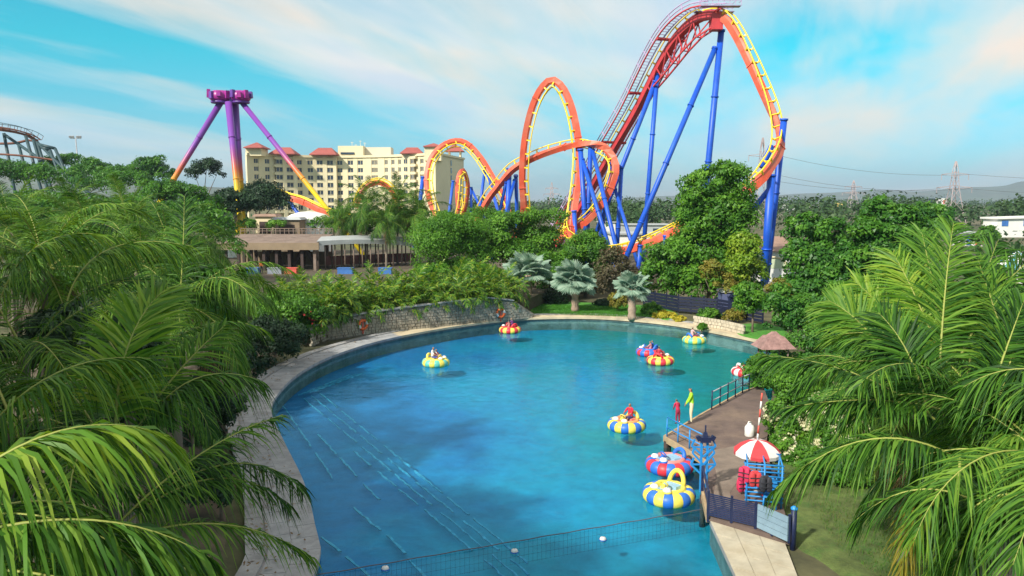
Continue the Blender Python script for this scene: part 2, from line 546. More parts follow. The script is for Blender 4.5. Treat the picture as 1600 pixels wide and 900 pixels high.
# pool basin: floor, side wall
M_floor, t_, o_ = nodes_of('blue_pool_paint')
_N, _L = t_.nodes.new, t_.links.new
_b = _N('ShaderNodeBsdfPrincipled'); _b.inputs['Roughness'].default_value = 0.8
_g = _N('ShaderNodeNewGeometry')
_n1 = _N('ShaderNodeTexNoise'); _n1.inputs['Scale'].default_value = 0.075; _n1.inputs['Detail'].default_value = 6; _n1.inputs['Roughness'].default_value = 0.6
_n2 = _N('ShaderNodeTexNoise'); _n2.inputs['Scale'].default_value = 1.4; _n2.inputs['Detail'].default_value = 8; _n2.inputs['Roughness'].default_value = 0.75
_L(_g.outputs['Position'], _n1.inputs['Vector']); _L(_g.outputs['Position'], _n2.inputs['Vector'])
_sx = _N('ShaderNodeSeparateXYZ'); _L(_g.outputs['Position'], _sx.inputs[0])
_ma = _N('ShaderNodeMath'); _ma.operation = 'MULTIPLY_ADD'; _L(_sx.outputs[0], _ma.inputs[0]); _ma.inputs[1].default_value = 0.024; _ma.inputs[2].default_value = -0.03
_ad = _N('ShaderNodeMath'); _ad.operation = 'ADD'; _L(_ma.outputs[0], _ad.inputs[0]); _L(_n1.outputs[0], _ad.inputs[1])
_r1 = _N('ShaderNodeValToRGB'); _e = _r1.color_ramp.elements
_e[0].position, _e[1].position = 0.30, 0.75
_e[0].color = (0.0, 0.135, 0.38, 1); _e[1].color = (0.002, 0.22, 0.235, 1)      # blue paint, greener with algae towards the jetty
_mid = _e.new(0.5); _mid.color = (0.0, 0.235, 0.42, 1)
_L(_ad.outputs[0], _r1.inputs[0])
_r2 = _N('ShaderNodeValToRGB'); _e = _r2.color_ramp.elements
_e[0].position, _e[1].position = 0.34, 0.66
_e[0].color = (0.72, 0.74, 0.74, 1); _e[1].color = (1.18, 1.15, 1.1, 1)
_L(_n2.outputs[0], _r2.inputs[0])
_m = _N('ShaderNodeMix'); _m.data_type = 'RGBA'; _m.blend_type = 'MULTIPLY'; _m.inputs[0].default_value = 1
_L(_r1.outputs[0], _m.inputs[6]); _L(_r2.outputs[0], _m.inputs[7]); _L(_m.outputs[2], _b.inputs['Base Color']); _L(_b.outputs[0], o_.inputs[0])
mb = MB(); mb.add([(p.x, p.y, -0.9) for p in pool], [tuple(reversed(range(len(pool))))])
bm = bmesh.new(); me = mb.mesh('pool_floor', [M_floor]); bm.from_mesh(me); bmesh.ops.triangulate(bm, faces=bm.faces[:]); bm.to_mesh(me); bm.free()
pool_floor = tag(link('pool_floor', me), 'blue painted floor under the pool water', None, kind='structure')
mb = MB(); n = len(pool)
mb.add([(p.x, p.y, -0.9) for p in pool] + [(p.x, p.y, GZ) for p in pool], [(i, (i + 1) % n, n + (i + 1) % n, n + i) for i in range(n)])
tag(mb.build('pool_wall', M_poolwall), 'dark wall round the edge of the pool', None, kind='structure')

# pale strips on the sunken steps, each a strip of its own on the pool floor
M_strip = mat('pale_step_strip', (0.06, 0.32, 0.52), 0.8, 0.4, 4.0, dirt=(0.0, 0.16, 0.36), dscale=2.5)
def strips(a, b, segs, z, w=0.13):
    A_, B_ = gp(*a, z), gp(*b, z)
    for s0, s1 in segs:
        m_ = MB()
        p, q = A_.lerp(B_, s0), A_.lerp(B_, s1)
        ww = w * rng.uniform(.65, .95) / 2; nn_ = max(3, int((q - p).length / .3)); dr = (q - p).normalized(); sd = Vector((-dr.y, dr.x, 0)); vs_ = []
        for i_ in range(nn_ + 1):
            c_ = p.lerp(q, i_ / nn_) + sd * rng.uniform(-.035, .035); g_ = ww * rng.uniform(.5, 1.15)
            vs_ += [c_ - sd * g_, c_ + sd * g_, c_ + sd * g_ - Vector((0, 0, .05)), c_ - sd * g_ - Vector((0, 0, .05))]
        m_.add(vs_, [(i_ * 4 + j_, i_ * 4 + 4 + j_, i_ * 4 + 4 + (j_ + 1) % 4, i_ * 4 + (j_ + 1) % 4) for i_ in range(nn_) for j_ in range(4)])
        m_.build('step_strip', M_strip, pool_floor)
strips((443, 634), (522, 750), [(0.0, 0.33), (0.36, 0.62), (0.70, 0.98)], -0.72)
strips((497, 678), (592, 780), [(0.0, 0.36), (0.42, 0.7), (0.8, 1.0)], -0.72)
strips((553, 792), (594, 828), [(0.0, 1.0)], -0.72)
strips((606, 835), (668, 905), [(0.0, 0.45), (0.55, 1.0)], -0.72)
strips((503, 838), (582, 904), [(0.0, 0.38), (0.5, 0.95)], -0.72)
for dx, dy in ((0, 0), (13, -4), (26, -8), (-14, 5)):
    A0 = (474 + dx, 622 + dy)
    lo = 0.0 if dx >= 0 else 0.42
    cuts, s = [], lo
    while s < 0.97:
        e_ = min(0.99, s + rng.uniform(0.07, 0.17))
        cuts.append((s, e_)); s = e_ + rng.uniform(0.012, 0.035)
    strips(A0, (816 + dx * 1.35, 905 + dy * 0.6), cuts, -0.66 + dx * 0.004, 0.10)
for k in range(3):
    strips((466 + k * 9, 617 - k * 2), (552 + k * 10, 583 - k), [(0, 0.4), (0.45, 0.93)], -0.66, 0.10)

# water
M_water, t_, o_ = nodes_of('pool_water')
_N, _L = t_.nodes.new, t_.links.new
_g = _N('ShaderNodeNewGeometry')
def _wn(sc, det, ro=0.55, dist=0.0):
    n_ = _N('ShaderNodeTexNoise'); n_.inputs['Scale'].default_value = sc; n_.inputs['Detail'].default_value = det; n_.inputs['Roughness'].default_value = ro
    n_.inputs['Distortion'].default_value = dist
    _L(_g.outputs['Position'], n_.inputs['Vector']); return n_.outputs[0]
_s1 = _wn(1.7, 4, 0.6, 0.6); _s2 = _wn(0.33, 3)
_ad = _N('ShaderNodeMath'); _ad.operation = 'MULTIPLY_ADD'; _L(_s2, _ad.inputs[0]); _ad.inputs[1].default_value = 1.6; _L(_s1, _ad.inputs[2])
_wp = _wn(0.09, 3); _wm = _N('ShaderNodeMapRange'); _wm.inputs['From Min'].default_value = .35; _wm.inputs['From Max'].default_value = .65; _wm.inputs['To Min'].default_value = .12; _wm.inputs['To Max'].default_value = .30; _L(_wp, _wm.inputs[0])
_bp = _N('ShaderNodeBump'); _L(_wm.outputs[0], _bp.inputs['Strength']); _bp.inputs['Distance'].default_value = 0.10; _L(_ad.outputs[0], _bp.inputs['Height'])
_fr = _N('ShaderNodeFresnel'); _fr.inputs['IOR'].default_value = 1.29; _L(_bp.outputs[0], _fr.inputs['Normal'])
_gl = _N('ShaderNodeBsdfGlossy'); _gl.inputs['Roughness'].default_value = 0.06; _gl.inputs['Color'].default_value = (.36, .74, .95, 1); _L(_bp.outputs[0], _gl.inputs['Normal'])
_tr = _N('ShaderNodeBsdfTransparent'); _tr.inputs['Color'].default_value = (0.68, 0.97, 0.99, 1)
_ft = _N('ShaderNodeMath'); _ft.operation = 'SUBTRACT'; _ft.inputs[0].default_value = 1.0; _L(_g.outputs['Backfacing'], _ft.inputs[1])   # light leaving the water upwards passes straight through
_fm = _N('ShaderNodeMath'); _fm.operation = 'MULTIPLY'; _L(_fr.outputs[0], _fm.inputs[0]); _L(_ft.outputs[0], _fm.inputs[1])
_mx = _N('ShaderNodeMixShader'); _L(_fm.outputs[0], _mx.inputs[0]); _L(_tr.outputs[0], _mx.inputs[1]); _L(_gl.outputs[0], _mx.inputs[2])
_L(_mx.outputs[0], o_.inputs[0])
mb = MB(); mb.add([(p.x, p.y, 0) for p in pool], [tuple(reversed(range(len(pool))))])
me = mb.mesh('water', [M_water]); bm = bmesh.new(); bm.from_mesh(me); bmesh.ops.triangulate(bm, faces=bm.faces[:])
if sum(f.normal.z for f in bm.faces) < 0: bmesh.ops.reverse_faces(bm, faces=bm.faces[:])
bm.to_mesh(me); bm.free()
tag(link('water', me), 'blue green pool water with small ripples', None, kind='structure')

# promenade round the pool: slabs one by one where they can be told apart, a plain strip beyond
prom = tag(bpy.data.objects.new('promenade', None), 'pale paved walk along the curved pool edge', None, kind='structure')
COL.objects.link(prom)
cum = [0.0]
for a, b in zip(shore, shore[1:]): cum.append(cum[-1] + (b - a).length)
def on(path, s):
    for i in range(len(cum) - 1):
        if cum[i + 1] >= s or i == len(cum) - 2:
            return path[i].lerp(path[i + 1], (s - cum[i]) / max(1e-6, cum[i + 1] - cum[i]))
rows = [offset(shore, w) for w in (-0.12, 0.72, 1.46, 1.52, 2.10)]
total = cum[-1]
s, k = 0.0, 0
NEAR = 52.0
while s < NEAR:
    l = 0.98
    for r_, (i0, i1, m_, z1) in enumerate(((0, 1, M_slab, 0.30), (1, 2, M_slab, 0.30), (3, 4, M_kerb, 0.36))):
        sh = 0.45 if r_ == 1 else 0.0
        g = 0.012
        q = [on(rows[i0], s + sh + g), on(rows[i0], s + sh + l - g), on(rows[i1], s + sh + l - g), on(rows[i1], s + sh + g)]
        if r_ < 2: q[2] = q[2].lerp(q[1], 0.012); q[3] = q[3].lerp(q[0], 0.012)
        m2 = MB(); dz = rng.uniform(-0.006, 0.006)
        m2.prism([(p.x, p.y) for p in reversed(q)], GZ - 0.05, z1 + dz)
        m2.build('kerb_stone' if r_ == 2 else 'paving_slab', m_, prom)
    s += l
def strip_mesh(path0, path1, s0, s1, z0, z1, name, m_, parent, step=0.9):
    m2 = MB(); vs = []; n = max(2, int((s1 - s0) / step))
    for i in range(n + 1):
        s_ = s0 + (s1 - s0) * i / n
        a, b = on(path0, s_), on(path1, s_)
        vs += [(a.x, a.y, z0), (a.x, a.y, z1), (b.x, b.y, z1), (b.x, b.y, z0)]
    fs = []
    for i in range(n):
        for j in range(3): fs.append((i * 4 + j, i * 4 + j + 1, i * 4 + 5 + j, i * 4 + 4 + j))
    fs += [(0, 1, 2, 3), (n * 4 + 3, n * 4 + 2, n * 4 + 1, n * 4)]
    m2.add(vs, fs)
    return m2.build(name, m_, parent)
strip_mesh(rows[0], rows[2], s, total, GZ - 0.05, 0.30, 'paved_strip', M_sand, prom)
strip_mesh(rows[3], rows[4], s, total, GZ - 0.05, 0.345, 'kerb_strip', M_kerb, prom)
m2 = MB()  # bed mortar under the slabs
bed = strip_mesh(offset(shore, -0.02), offset(shore, 2.02), 0, s + 0.3, GZ - 0.06, 0.265, 'mortar_bed', M_kerb, prom)

# jetty side walk at the lower right, beige slabs
walk = tag(bpy.data.objects.new('jetty_walk', None), 'beige slab walk in front of the jetty gate', None, kind='structure')
COL.objects.link(walk)
e0, e1 = gp(1109, 812, 0.3), gp(1150, 900, 0.3)
f0, f1 = gp(1226, 846, 0.3), gp(1256, 925, 0.3)
e2, f2 = e1 + (e1 - e0) * 1.6, f1 + (f1 - f0) * 1.6
for i in range(9):
    for j in range(3):
        def P(u, v):
            a = e0.lerp(e2, u / 9); b = f0.lerp(f2, u / 9)
            return a.lerp(b, v / 3)
        q = [P(i + .02, j + .012), P(i + .98, j + .012), P(i + .98, j + .988), P(i + .02, j + .988)]
        m2 = MB(); m2.prism([(p.x, p.y) for p in q], GZ - 0.04, 0.30 + rng.uniform(-.005, .005)); m2.build('paving_slab', M_beige, walk)
m2 = MB(); m2.prism([(p.x, p.y) for p in (e0, e2, f2, f0)], GZ - 0.06, 0.27); m2.build('mortar_bed', M_kerb, walk)

# right-hand verge of dry grass, far lawn
def sheet(name, label, poly, z, m_, amp=0.0, n=26, seed=1):
    """a gently uneven patch of ground that sinks below the surrounding sheet at its rim"""
    from mathutils import noise as nz
    c = sum(poly, Vector()) / len(poly)
    vs = [(c.x, c.y, z)]; fs = []; P_ = smooth_path(poly, 6, True); k = len(P_); rings = 9
    for r_ in range(1, rings + 1):
        for p in P_:
            q = c.lerp(p, r_ / rings)
            h = z + amp * nz.noise(Vector((q.x * .35, q.y * .35, seed))) if r_ < rings else GZ - 0.06
            vs.append((q.x, q.y, h))
    for j in range(k): fs.append((0, 1 + j, 1 + (j + 1) % k))
    for r_ in range(rings - 1):
        for j in range(k):
            a = 1 + r_ * k + j; b = 1 + r_ * k + (j + 1) % k
            fs.append((a, a + k, b + k, b))
    m2 = MB(); m2.add(vs, fs, 0, True)
    return tag(m2.build(name, m_), label, None, kind='structure')
sheet('verge', 'dry brown grass verge beside the jetty walk', [Vector(p) for p in ((9.0, 24.5, 0), (12.4, 36, 0), (17, 38, 0), (22, 30, 0), (22, 14, 0), (13.5, 12, 0), (10.4, 18.0, 0), (9.2, 21.9, 0))], 0.30, M_grassdry, 0.10)
sheet('lawn', 'bright green lawn behind the far pool edge', [Vector((gp(*p, .3).x, gp(*p, .3).y, 0)) for p in ((828, 491), (900, 488), (1000, 493), (1060, 502), (1050, 482), (960, 474), (860, 471), (822, 478))], 0.36, M_lawn, 0.05)
sheet('lawn', 'small green lawn patch beside the thatched hut', [Vector((gp(*p, .3).x, gp(*p, .3).y, 0)) for p in ((1150, 523), (1195, 533), (1230, 528), (1225, 512), (1180, 505), (1150, 508))], 0.34, M_lawn, 0.04)
sheet('bank', 'shaded earth bank under the left palms', [Vector((q_.x, q_.y, 0)) for q_ in (on(offset(shore, 2.6), s_) for s_ in (4, 8, 12, 16, 20, 24, 28, 32, 36, 40))] + [Vector(p) for p in ((-20, 58, 0), (-44, 50, 0), (-44, 10, 0), (-24, 6, 0))], 0.42, M_soil, 0.14)

# retaining wall of rubble stone and the planted terrace behind it
wl_base = [gp(x, y, 0.25) for x, y in ((487, 541), (512, 531), (570, 523), (640, 516), (700, 510), (760, 503), (800, 500), (832, 497))]
wl_top = [1.5, 1.6, 1.75, 1.95, 2.1, 2.15, 1.75, 0.35]
M_stone = mat('rubble_stone', (0.36, 0.32, 0.25), 0.95, 0.35, 2.6, 0.8, 9, dirt=(0.16, 0.15, 0.14), dscale=0.5)
M_mortar = mat('wall_mortar', (0.24, 0.22, 0.18), 0.95, 0.3, 2.0, 0.5, 12)
wall = empty('stone_wall', wl_base[3], 0, 'rubble stone retaining wall curving below the palm hedge', 'wall')
o_w = Vector(wl_base[3])
m2 = MB(); vs = []
for p, h in zip(wl_base, wl_top):
    b_ = Vector((0.12, 0.55, 0))
    for q, z in ((p, 0.1), (p, 0.25 + h), (p + b_, 0.25 + h), (p + b_, 0.1)):
        vs.append((q.x - o_w.x, q.y - o_w.y, z - o_w.z))
nf = len(wl_base)
m2.add(vs, [(i * 4 + j, i * 4 + j + 1, i * 4 + 5 + j, i * 4 + 4 + j) for i in range(nf - 1) for j in range(3)] + [((nf - 1) * 4, (nf - 1) * 4 + 1, (nf - 1) * 4 + 2, (nf - 1) * 4 + 3)])
m2.build('wall_core', M_mortar, wall)
m2 = MB()
for i in range(nf - 1):
    a, b = wl_base[i], wl_base[i + 1]; ln = (b - a).length; dr = (b - a).normalized(); nn = Vector((dr.y, -dr.x, 0))
    rotm = Matrix((dr, -nn, Vector((0, 0, 1)))).transposed()
    z = 0.0
    while z < 2.3:
        hh = rng.uniform(0.16, 0.30); x = rng.uniform(-0.2, 0)
        while x < ln:
            w_ = rng.uniform(0.2, 0.48)
            top = wl_top[i] + (wl_top[i + 1] - wl_top[i]) * min(1, max(0, (x + w_ / 2) / ln))
            if z + hh < top + 0.03 and x + w_ / 2 < ln:
                c = a + dr * (x + w_ / 2) + nn * rng.uniform(-0.02, 0.03) + Vector((0, 0, z + hh / 2 + 0.02))
                m2.box(c - o_w, (w_ - 0.035, 0.16, hh - 0.035), rotm @ Matrix.Rotation(rng.uniform(-.08, .08), 3, 'Y'), taper=rng.uniform(0.8, 1.0))
            x += w_
        z += hh
st = m2.build('stone', M_stone, wall); st['kind'] = 'stuff'
m2 = MB()
for i in range(nf - 2):
    a, b = wl_base[i] - o_w, wl_base[i + 1] - o_w
    m2.bar(a + Vector((.05, .25, wl_top[i] + 0.05)), b + Vector((.05, .25, wl_top[i + 1] + 0.05)), 0.75, 0.09)
m2.build('coping', M_kerb, wall)

terr = [Vector((p.x + .2, p.y + .6, 0)) for p in wl_base[:-1]]
terr += [Vector((6, 88, 0)), Vector((30, 100, 0)), Vector((36, 150, 0)), Vector((-75, 150, 0)), Vector((-60, 75, 0)), Vector((-30, 60, 0))]
m2 = MB(); m2.prism([(p.x, p.y) for p in terr], 0.1, 1.55)
tag(m2.build('terrace', M_soil), 'raised planted terrace behind the stone wall', None, kind='structure')

# far fields, hills
def ridge(name, label, pts, d, depth, m_, seed):
    """hill range: a ridge line given by its sky outline, with slopes and gullies"""
    from mathutils import noise as nz
    P_ = smooth_path([Vector((at(x, y, d).x, 0, at(x, y, d).z)) for x, y in pts], 14)
    vs, fs = [], []; k = 9
    for i, p in enumerate(P_):
        for j in range(k):
            u = j / (k - 1)
            f = max(0.0, math.sin(math.pi * u)) ** 0.9
            yy = d - depth * 0.5 + depth * u
            h = p.z * f * (1 + 0.16 * nz.noise(Vector((p.x * 0.006, yy * 0.004, seed)))) if j != k // 2 else p.z
            vs.append((p.x * yy / d, yy + 40 * nz.noise(Vector((p.x * .004, j, seed))), max(GZ - 1, h)))
    n = len(P_)
    for i in range(n - 1):
        for j in range(k - 1): fs.append((i * k + j, (i + 1) * k + j, (i + 1) * k + j + 1, i * k + j + 1))
    m3 = MB(); m3.add(vs, fs, 0, True)
    return tag(m3.build(name, m_), label, None, kind='structure')
M_hill = mat('wooded_hill', (0.075, 0.095, 0.06), 0.95, 0.5, 0.012, dirt=(0.12, 0.11, 0.07), dscale=0.004)
ridge('hills', 'long blue hazy hill range on the right horizon', [(880, 316), (960, 310), (1060, 306), (1160, 309), (1240, 303), (1300, 301), (1370, 297), (1440, 299), (1500, 293), (1560, 291), (1620, 282), (1720, 272), (1850, 285), (2000, 312)], 5200, 1500, M_hill, 3.1)
ridge('hills', 'low hazy hill behind the hotel and left rides', [(-300, 300), (-100, 280), (40, 272), (160, 268), (240, 282), (300, 290), (400, 296), (520, 303), (640, 309), (760, 316)], 2600, 900, M_hill, 8.3)
# ================================================================== RIDES AND BUILDINGS
M_red = mat('red_orange_paint', (0.72, 0.105, 0.05), 0.5, 0.2, 0.6, dirt=(0.60, 0.19, 0.12), dscale=0.25)
M_lift = mat('deep_red_paint', (0.55, 0.05, 0.06), 0.48, 0.15, 0.8)
M_yel = mat('yellow_rail_paint', (0.90, 0.66, 0.03), 0.4, 0.08, 0.8)
M_blue = mat('royal_blue_paint', (0.008, 0.085, 0.55), 0.45, 0.2, 0.5, dirt=(0.02, 0.12, 0.50), dscale=0.3)
M_mauve = mat('mauve_steel', (0.48, 0.36, 0.56), 0.5, 0.15, 2.0)
M_grating = mat('steel_grating', (0.30, 0.27, 0.42), 0.6, 0.2, 3.0)

class Track:
    def __init__(s, pts, step=1.1):
        ps = [at(p[0], p[1], p[2]) for p in pts]
        # up vectors are given as (right, up, towards the camera)
        us = [Vector((p[3][0], -p[3][2], p[3][1])).normalized() for p in pts]
        per = 14
        pos = smooth_path(ps, per); upv = smooth_path(us, per)
        cum = [0.0]
        for a, b in zip(pos, pos[1:]): cum.append(cum[-1] + (b - a).length)
        n = max(4, int(cum[-1] / step)); s.P, s.T, s.U, s.S = [], [], [], []
        i = 0
        for k in range(n + 1):
            d = cum[-1] * k / n
            while i < len(cum) - 2 and cum[i + 1] < d: i += 1
            f = (d - cum[i]) / max(1e-6, cum[i + 1] - cum[i])
            s.P.append(pos[i].lerp(pos[i + 1], f)); s.U.append(upv[i].lerp(upv[i + 1], f))
        for k in range(n + 1):
            t = (s.P[min(k + 1, n)] - s.P[max(k - 1, 0)]).normalized()
            u = (s.U[k] - t * s.U[k].dot(t)).normalized()
            s.T.append(t); s.U[k] = u; s.S.append(t.cross(u).normalized())
        s.n = n
    def sweep(s, prof, name, m_, parent, org, smooth=True, k0=0, k1=None):
        k1 = s.n if k1 is None else k1
        q = len(prof); mb = MB(); vs = []
        for k in range(k0, k1 + 1):
            for x, y in prof: vs.append(s.P[k] + s.S[k] * x + s.U[k] * y - org)
        m = k1 - k0
        fs = [(i * q + j, i * q + (j + 1) % q, (i + 1) * q + (j + 1) % q, (i + 1) * q + j) for i in range(m) for j in range(q)]
        fs += [tuple(range(q)), tuple(m * q + j for j in reversed(range(q)))]
        mb.add(vs, fs, 0, smooth)
        return mb.build(name, m_, parent)
def circ(cx, cy, r, n=6):
    return [(cx + r * math.cos(2 * math.pi * j / n), cy + r * math.sin(2 * math.pi * j / n)) for j in range(n)]
def build_track(root, org, pts, gauge=0.62, sw=0.39, sh=0.54, rail=0.10, off=0.95, step=1.1, spine_m=None, tie=2, ties='cross_tie'):
    t = Track(pts, step)
    prof = [(-sw, -sh), (sw, -sh), (sw * 1.02, sh * 0.5), (sw * 0.55, sh), (-sw * 0.55, sh), (-sw * 1.02, sh * 0.5)]
    sp_ = t.sweep(prof, 'track_spine', spine_m or M_red, root, org, False)
    for g in (-gauge, gauge): t.sweep(circ(g, off, rail), 'rail', M_yel, root, org)
    mb = MB()
    for k in range(1, t.n, tie):
        p, u, s_, tt = t.P[k] - org, t.U[k], t.S[k], t.T[k]
        for g in (-gauge, gauge):
            mb.bar(p + u * sh * 0.55 + s_ * (g * 0.5), p + u * (off - 0.04) + s_ * g, 0.14, 0.2, 0, tt)
        mb.bar(p + u * (sh + .06) - s_ * gauge * .7, p + u * (sh + .06) + s_ * gauge * .7, 0.14, 0.12, 0, tt)
    mb.build(ties, M_yel, root)['kind'] = 'stuff'
    # bolted flanges where track pieces meet
    mb = MB()
    for k in range(9, t.n - 2, 13):
        p, u, s_, tt = t.P[k] - org, t.U[k], t.S[k], t.T[k]
        mb.box(p + u * (-0.02), (2 * sw + .22, 2 * sh + .06, 0.12), Matrix((s_, u, tt)).transposed())
    if mb.v: tag(mb.build('flange', spine_m or M_red, root), kind='stuff')
    return t

org = at(1000, 400, 110); org.z = GZ
coaster = empty('roller_coaster', org, 0, 'tall red and yellow looping roller coaster on blue steel columns', 'roller coaster')
UPW = (0, 1, 0)
lift = build_track(coaster, org, [(868, 385, 145, UPW), (905, 326, 139, UPW), (961, 228, 129, UPW), (997, 166, 124, UPW), (1029, 103, 119, UPW), (1053, 63, 115.5, UPW), (1076, 38, 112.5, UPW), (1097, 25, 110.5, UPW), (1118, 23, 109, UPW)], spine_m=M_lift, sw=0.5, sh=0.62)
main = build_track(coaster, org, [(1118, 23, 109, UPW), (1134, 30, 108, (0.2, 1, 0.2)), (1150, 53, 106.5, (0.5, .6, .6)), (1168, 88, 105, (0.5, .4, .8)), (1186, 127, 103, (0.35, .25, .9)), (1202, 163, 101, (0.1, .2, 1)),
    (1214, 193, 99, (-.3, .2, 1)), (1219, 216, 97, (-.7, .25, .8)), (1216, 238, 95.5, (-.85, .35, .5)), (1203, 260, 94, (-.75, .6, .35)), (1181, 287, 93, (-.5, .8, .1)), (1124, 326, 95, (-.2, .9, -.1)), (1066, 356, 99, (-.1, 1, 0)),
    (1010, 381, 104, (0, 1, 0)), (968, 393, 108, (0, 1, 0)), (925, 392, 113, (-.1, 1, 0)), (893, 372, 117, (-.5, .9, 0)), (897, 326, 119, (-1, .2, 0)), (903, 283, 120, (-1, .05, 0)), (905, 235, 121, (-1, -.1, 0)), (898, 187, 121.5, (-1, -.4, 0)),
    (888, 154, 122, (-.9, -.8, 0)), (876, 133, 122.3, (-.5, -1, 0)), (862, 125, 122.8, (0, -1, 0)), (847, 137, 123.2, (.6, -1, 0)), (834, 161, 123.6, (.9, -.6, 0)), (824, 196, 124, (1, -.3, 0)), (818, 235, 124.6, (1, -.1, 0)), (816, 283, 125.4, (1, .1, 0)),
    (819, 332, 127, (1, .3, 0)), (815, 362, 132, (.3, 1, 0)), (800, 372, 140, (0, 1, 0))])
immel = build_track(coaster, org, [(742, 350, 136, (-.2, 1, -.5)), (762, 312, 133, (-.3, .7, -.6)), (779, 290, 131, (-.3, .6, -.8)), (798, 267, 129, (-.3, .55, -.8)), (820, 253, 127, (-.2, .5, -.9)), (849, 240, 125, (-.1, .45, -.9)), (885, 229, 122, (0, .3, -1)),
    (914, 225, 119, (-.1, 0, -1)), (940, 229, 117, (-.5, -.3, -.8)), (955, 241, 116, (-.9, -.5, -.3)), (962, 261, 115.5, (-1, -.1, 0)), (957, 283, 115.5, (-1, .3, .1)), (946, 309, 116, (-.9, .6, 0)), (924, 338, 117.5, (-.7, .8, 0)), (898, 358, 120, (-.4, 1, 0)), (868, 372, 124, (0, 1, 0))])
def loop_up(pts, cx, cy, d, tw=0.0):
    out = []
    for x, y, dd in pts:
        v = Vector((cx - x, y - cy, 0)).normalized()
        out.append((x, y, dd, (v.x, v.y, tw)))
    return out
cork = build_track(coaster, org, loop_up([(686, 350, 150), (679, 334, 152), (669, 302, 153), (667, 274, 154), (674, 247, 155), (691, 228, 156), (713, 220, 157), (732, 226, 157), (750, 245, 156), (764, 267, 155), (775, 287, 153), (786, 308, 151), (792, 325, 149), (800, 345, 147)], 718, 285, 155, 0.45), sw=.36, sh=.46, rail=.115)
cork2 = build_track(coaster, org, loop_up([(714, 345, 178), (716, 328, 178.5), (715, 299, 179), (717, 276, 180), (723, 266, 181.5), (729, 278, 183), (730.5, 299, 184), (725, 328, 185), (716, 345, 187)], 723, 302, 180, 0.7), sw=.36, sh=.46, rail=.115, step=0.9)
arch = build_track(coaster, org, [(556, 325, 190, (-1, .3, .3)), (564, 303, 190, (-.8, .5, .4)), (574, 291, 190, (-.5, .8, .4)), (591, 285, 190, (0, 1, .4)), (607, 292, 190, (.5, .8, .4)), (617, 307, 190, (.8, .5, .4)), (624, 328, 190, (1, .3, .3))], sw=.42, sh=.5, rail=.15)
dip = build_track(coaster, org, [(428, 300, 186, UPW), (449, 308, 184, UPW), (471, 314, 182, UPW), (499, 327, 180, UPW), (520, 335, 178, UPW), (545, 342, 176, UPW)], sw=.55, sh=.7, rail=.16)

# lift hill: two catwalks with handrails, red crossbeams, lattice girder under the crest, crest platform
k_end = lift.n
for side in (-1, 1):
    for e_ in (-.52, .52): lift.sweep([(side * 1.75 + e_ - .06, .74), (side * 1.75 + e_ + .06, .74), (side * 1.75 + e_ + .06, .92), (side * 1.75 + e_ - .06, .92)], 'catwalk_stringer', M_grating, coaster, org, False)
    lift.sweep(circ(side * 2.34, .8, .12, 5), 'catwalk_beam', M_lift, coaster, org)
    for hgt in (1.35, 1.9): lift.sweep(circ(side * 2.36, hgt, .085, 5), 'handrail', M_mauve, coaster, org)
    mb = MB()
    for k in range(0, k_end, 2):
        p = lift.P[k] - org
        mb.bar(p + lift.S[k] * side * 2.36 + lift.U[k] * .8, p + lift.S[k] * side * 2.36 + lift.U[k] * 1.92, .12)
    tag(mb.build('handrail_posts', M_mauve, coaster), kind='stuff')
    mb = MB()
    for k in range(0, k_end):
        for q in (0, .5):
            p = lift.P[k].lerp(lift.P[min(k + 1, k_end)], q) - org
            mb.bar(p + lift.S[k] * (side * 1.75 - .50) + lift.U[k] * .9, p + lift.S[k] * (side * 1.75 + .50) + lift.U[k] * .9, .10, .07)
    tag(mb.build('catwalk_steps', M_mauve, coaster), kind='stuff')
for k in range(5, k_end, 9):
    mb = MB(); p = lift.P[k] - org
    mb.bar(p - lift.S[k] * 2.4 + lift.U[k] * .62, p + lift.S[k] * 2.4 + lift.U[k] * .62, .34, .3, 0, lift.U[k])
    mb.build('crossbeam', M_lift, coaster)
mb = MB(); ks = list(range(k_end - 15, k_end + 1, 3)); lower = []
for i, k in enumerate(ks):
    u = i / (len(ks) - 1); lower.append(lift.P[k] - org - lift.U[k] * (0.9 + 2.3 * math.sin(math.pi * min(1, 0.08 + u * 0.8))))
for i in range(len(ks) - 1):
    for sd in (-.5, .5):
        o_ = lift.S[ks[i]] * sd
        mb.bar(lower[i] + o_, lower[i + 1] + o_, .2)
        mb.bar(lower[i] + o_, lift.P[ks[i]] - org - lift.U[ks[i]] * .4 + o_, .14)
        mb.bar(lower[i] + o_, lift.P[ks[i + 1]] - org - lift.U[ks[i + 1]] * .4 + o_, .14)
    mb.bar(lower[i] - lift.S[ks[i]] * .5, lower[i] + lift.S[ks[i]] * .5, .14)
mb.build('lattice_girder', M_lift, coaster)
mb = MB(); top = lift.P[-1] - org
for a in range(2):
    z = top + Vector((0, 0, 0.75 - .0 * a))
mb.box(top + Vector((0.2, -1.6, .72)), (5.4, 1.1, .1)); mb.box(top + Vector((0.2, 1.6, .72)), (5.4, 1.1, .1)); mb.build('crest_platform', M_grating, coaster)
mb = MB()
for yy in (-2.1, 2.1):
    for x in np.linspace(-2.5, 2.9, 8): mb.bar(top + Vector((x, yy, .75)), top + Vector((x, yy, 2.0)), .06)
    for h in (1.35, 2.0): mb.bar(top + Vector((-2.5, yy, h)), top + Vector((2.9, yy, h)), .06)
for h in (1.35, 2.0): mb.bar(top + Vector((2.9, -2.1, h)), top + Vector((2.9, -.9, h)), .06); mb.bar(top + Vector((2.9, 2.1, h)), top + Vector((2.9, .9, h)), .06)
tag(mb.build('crest_railing', M_mauve, coaster), kind='stuff')
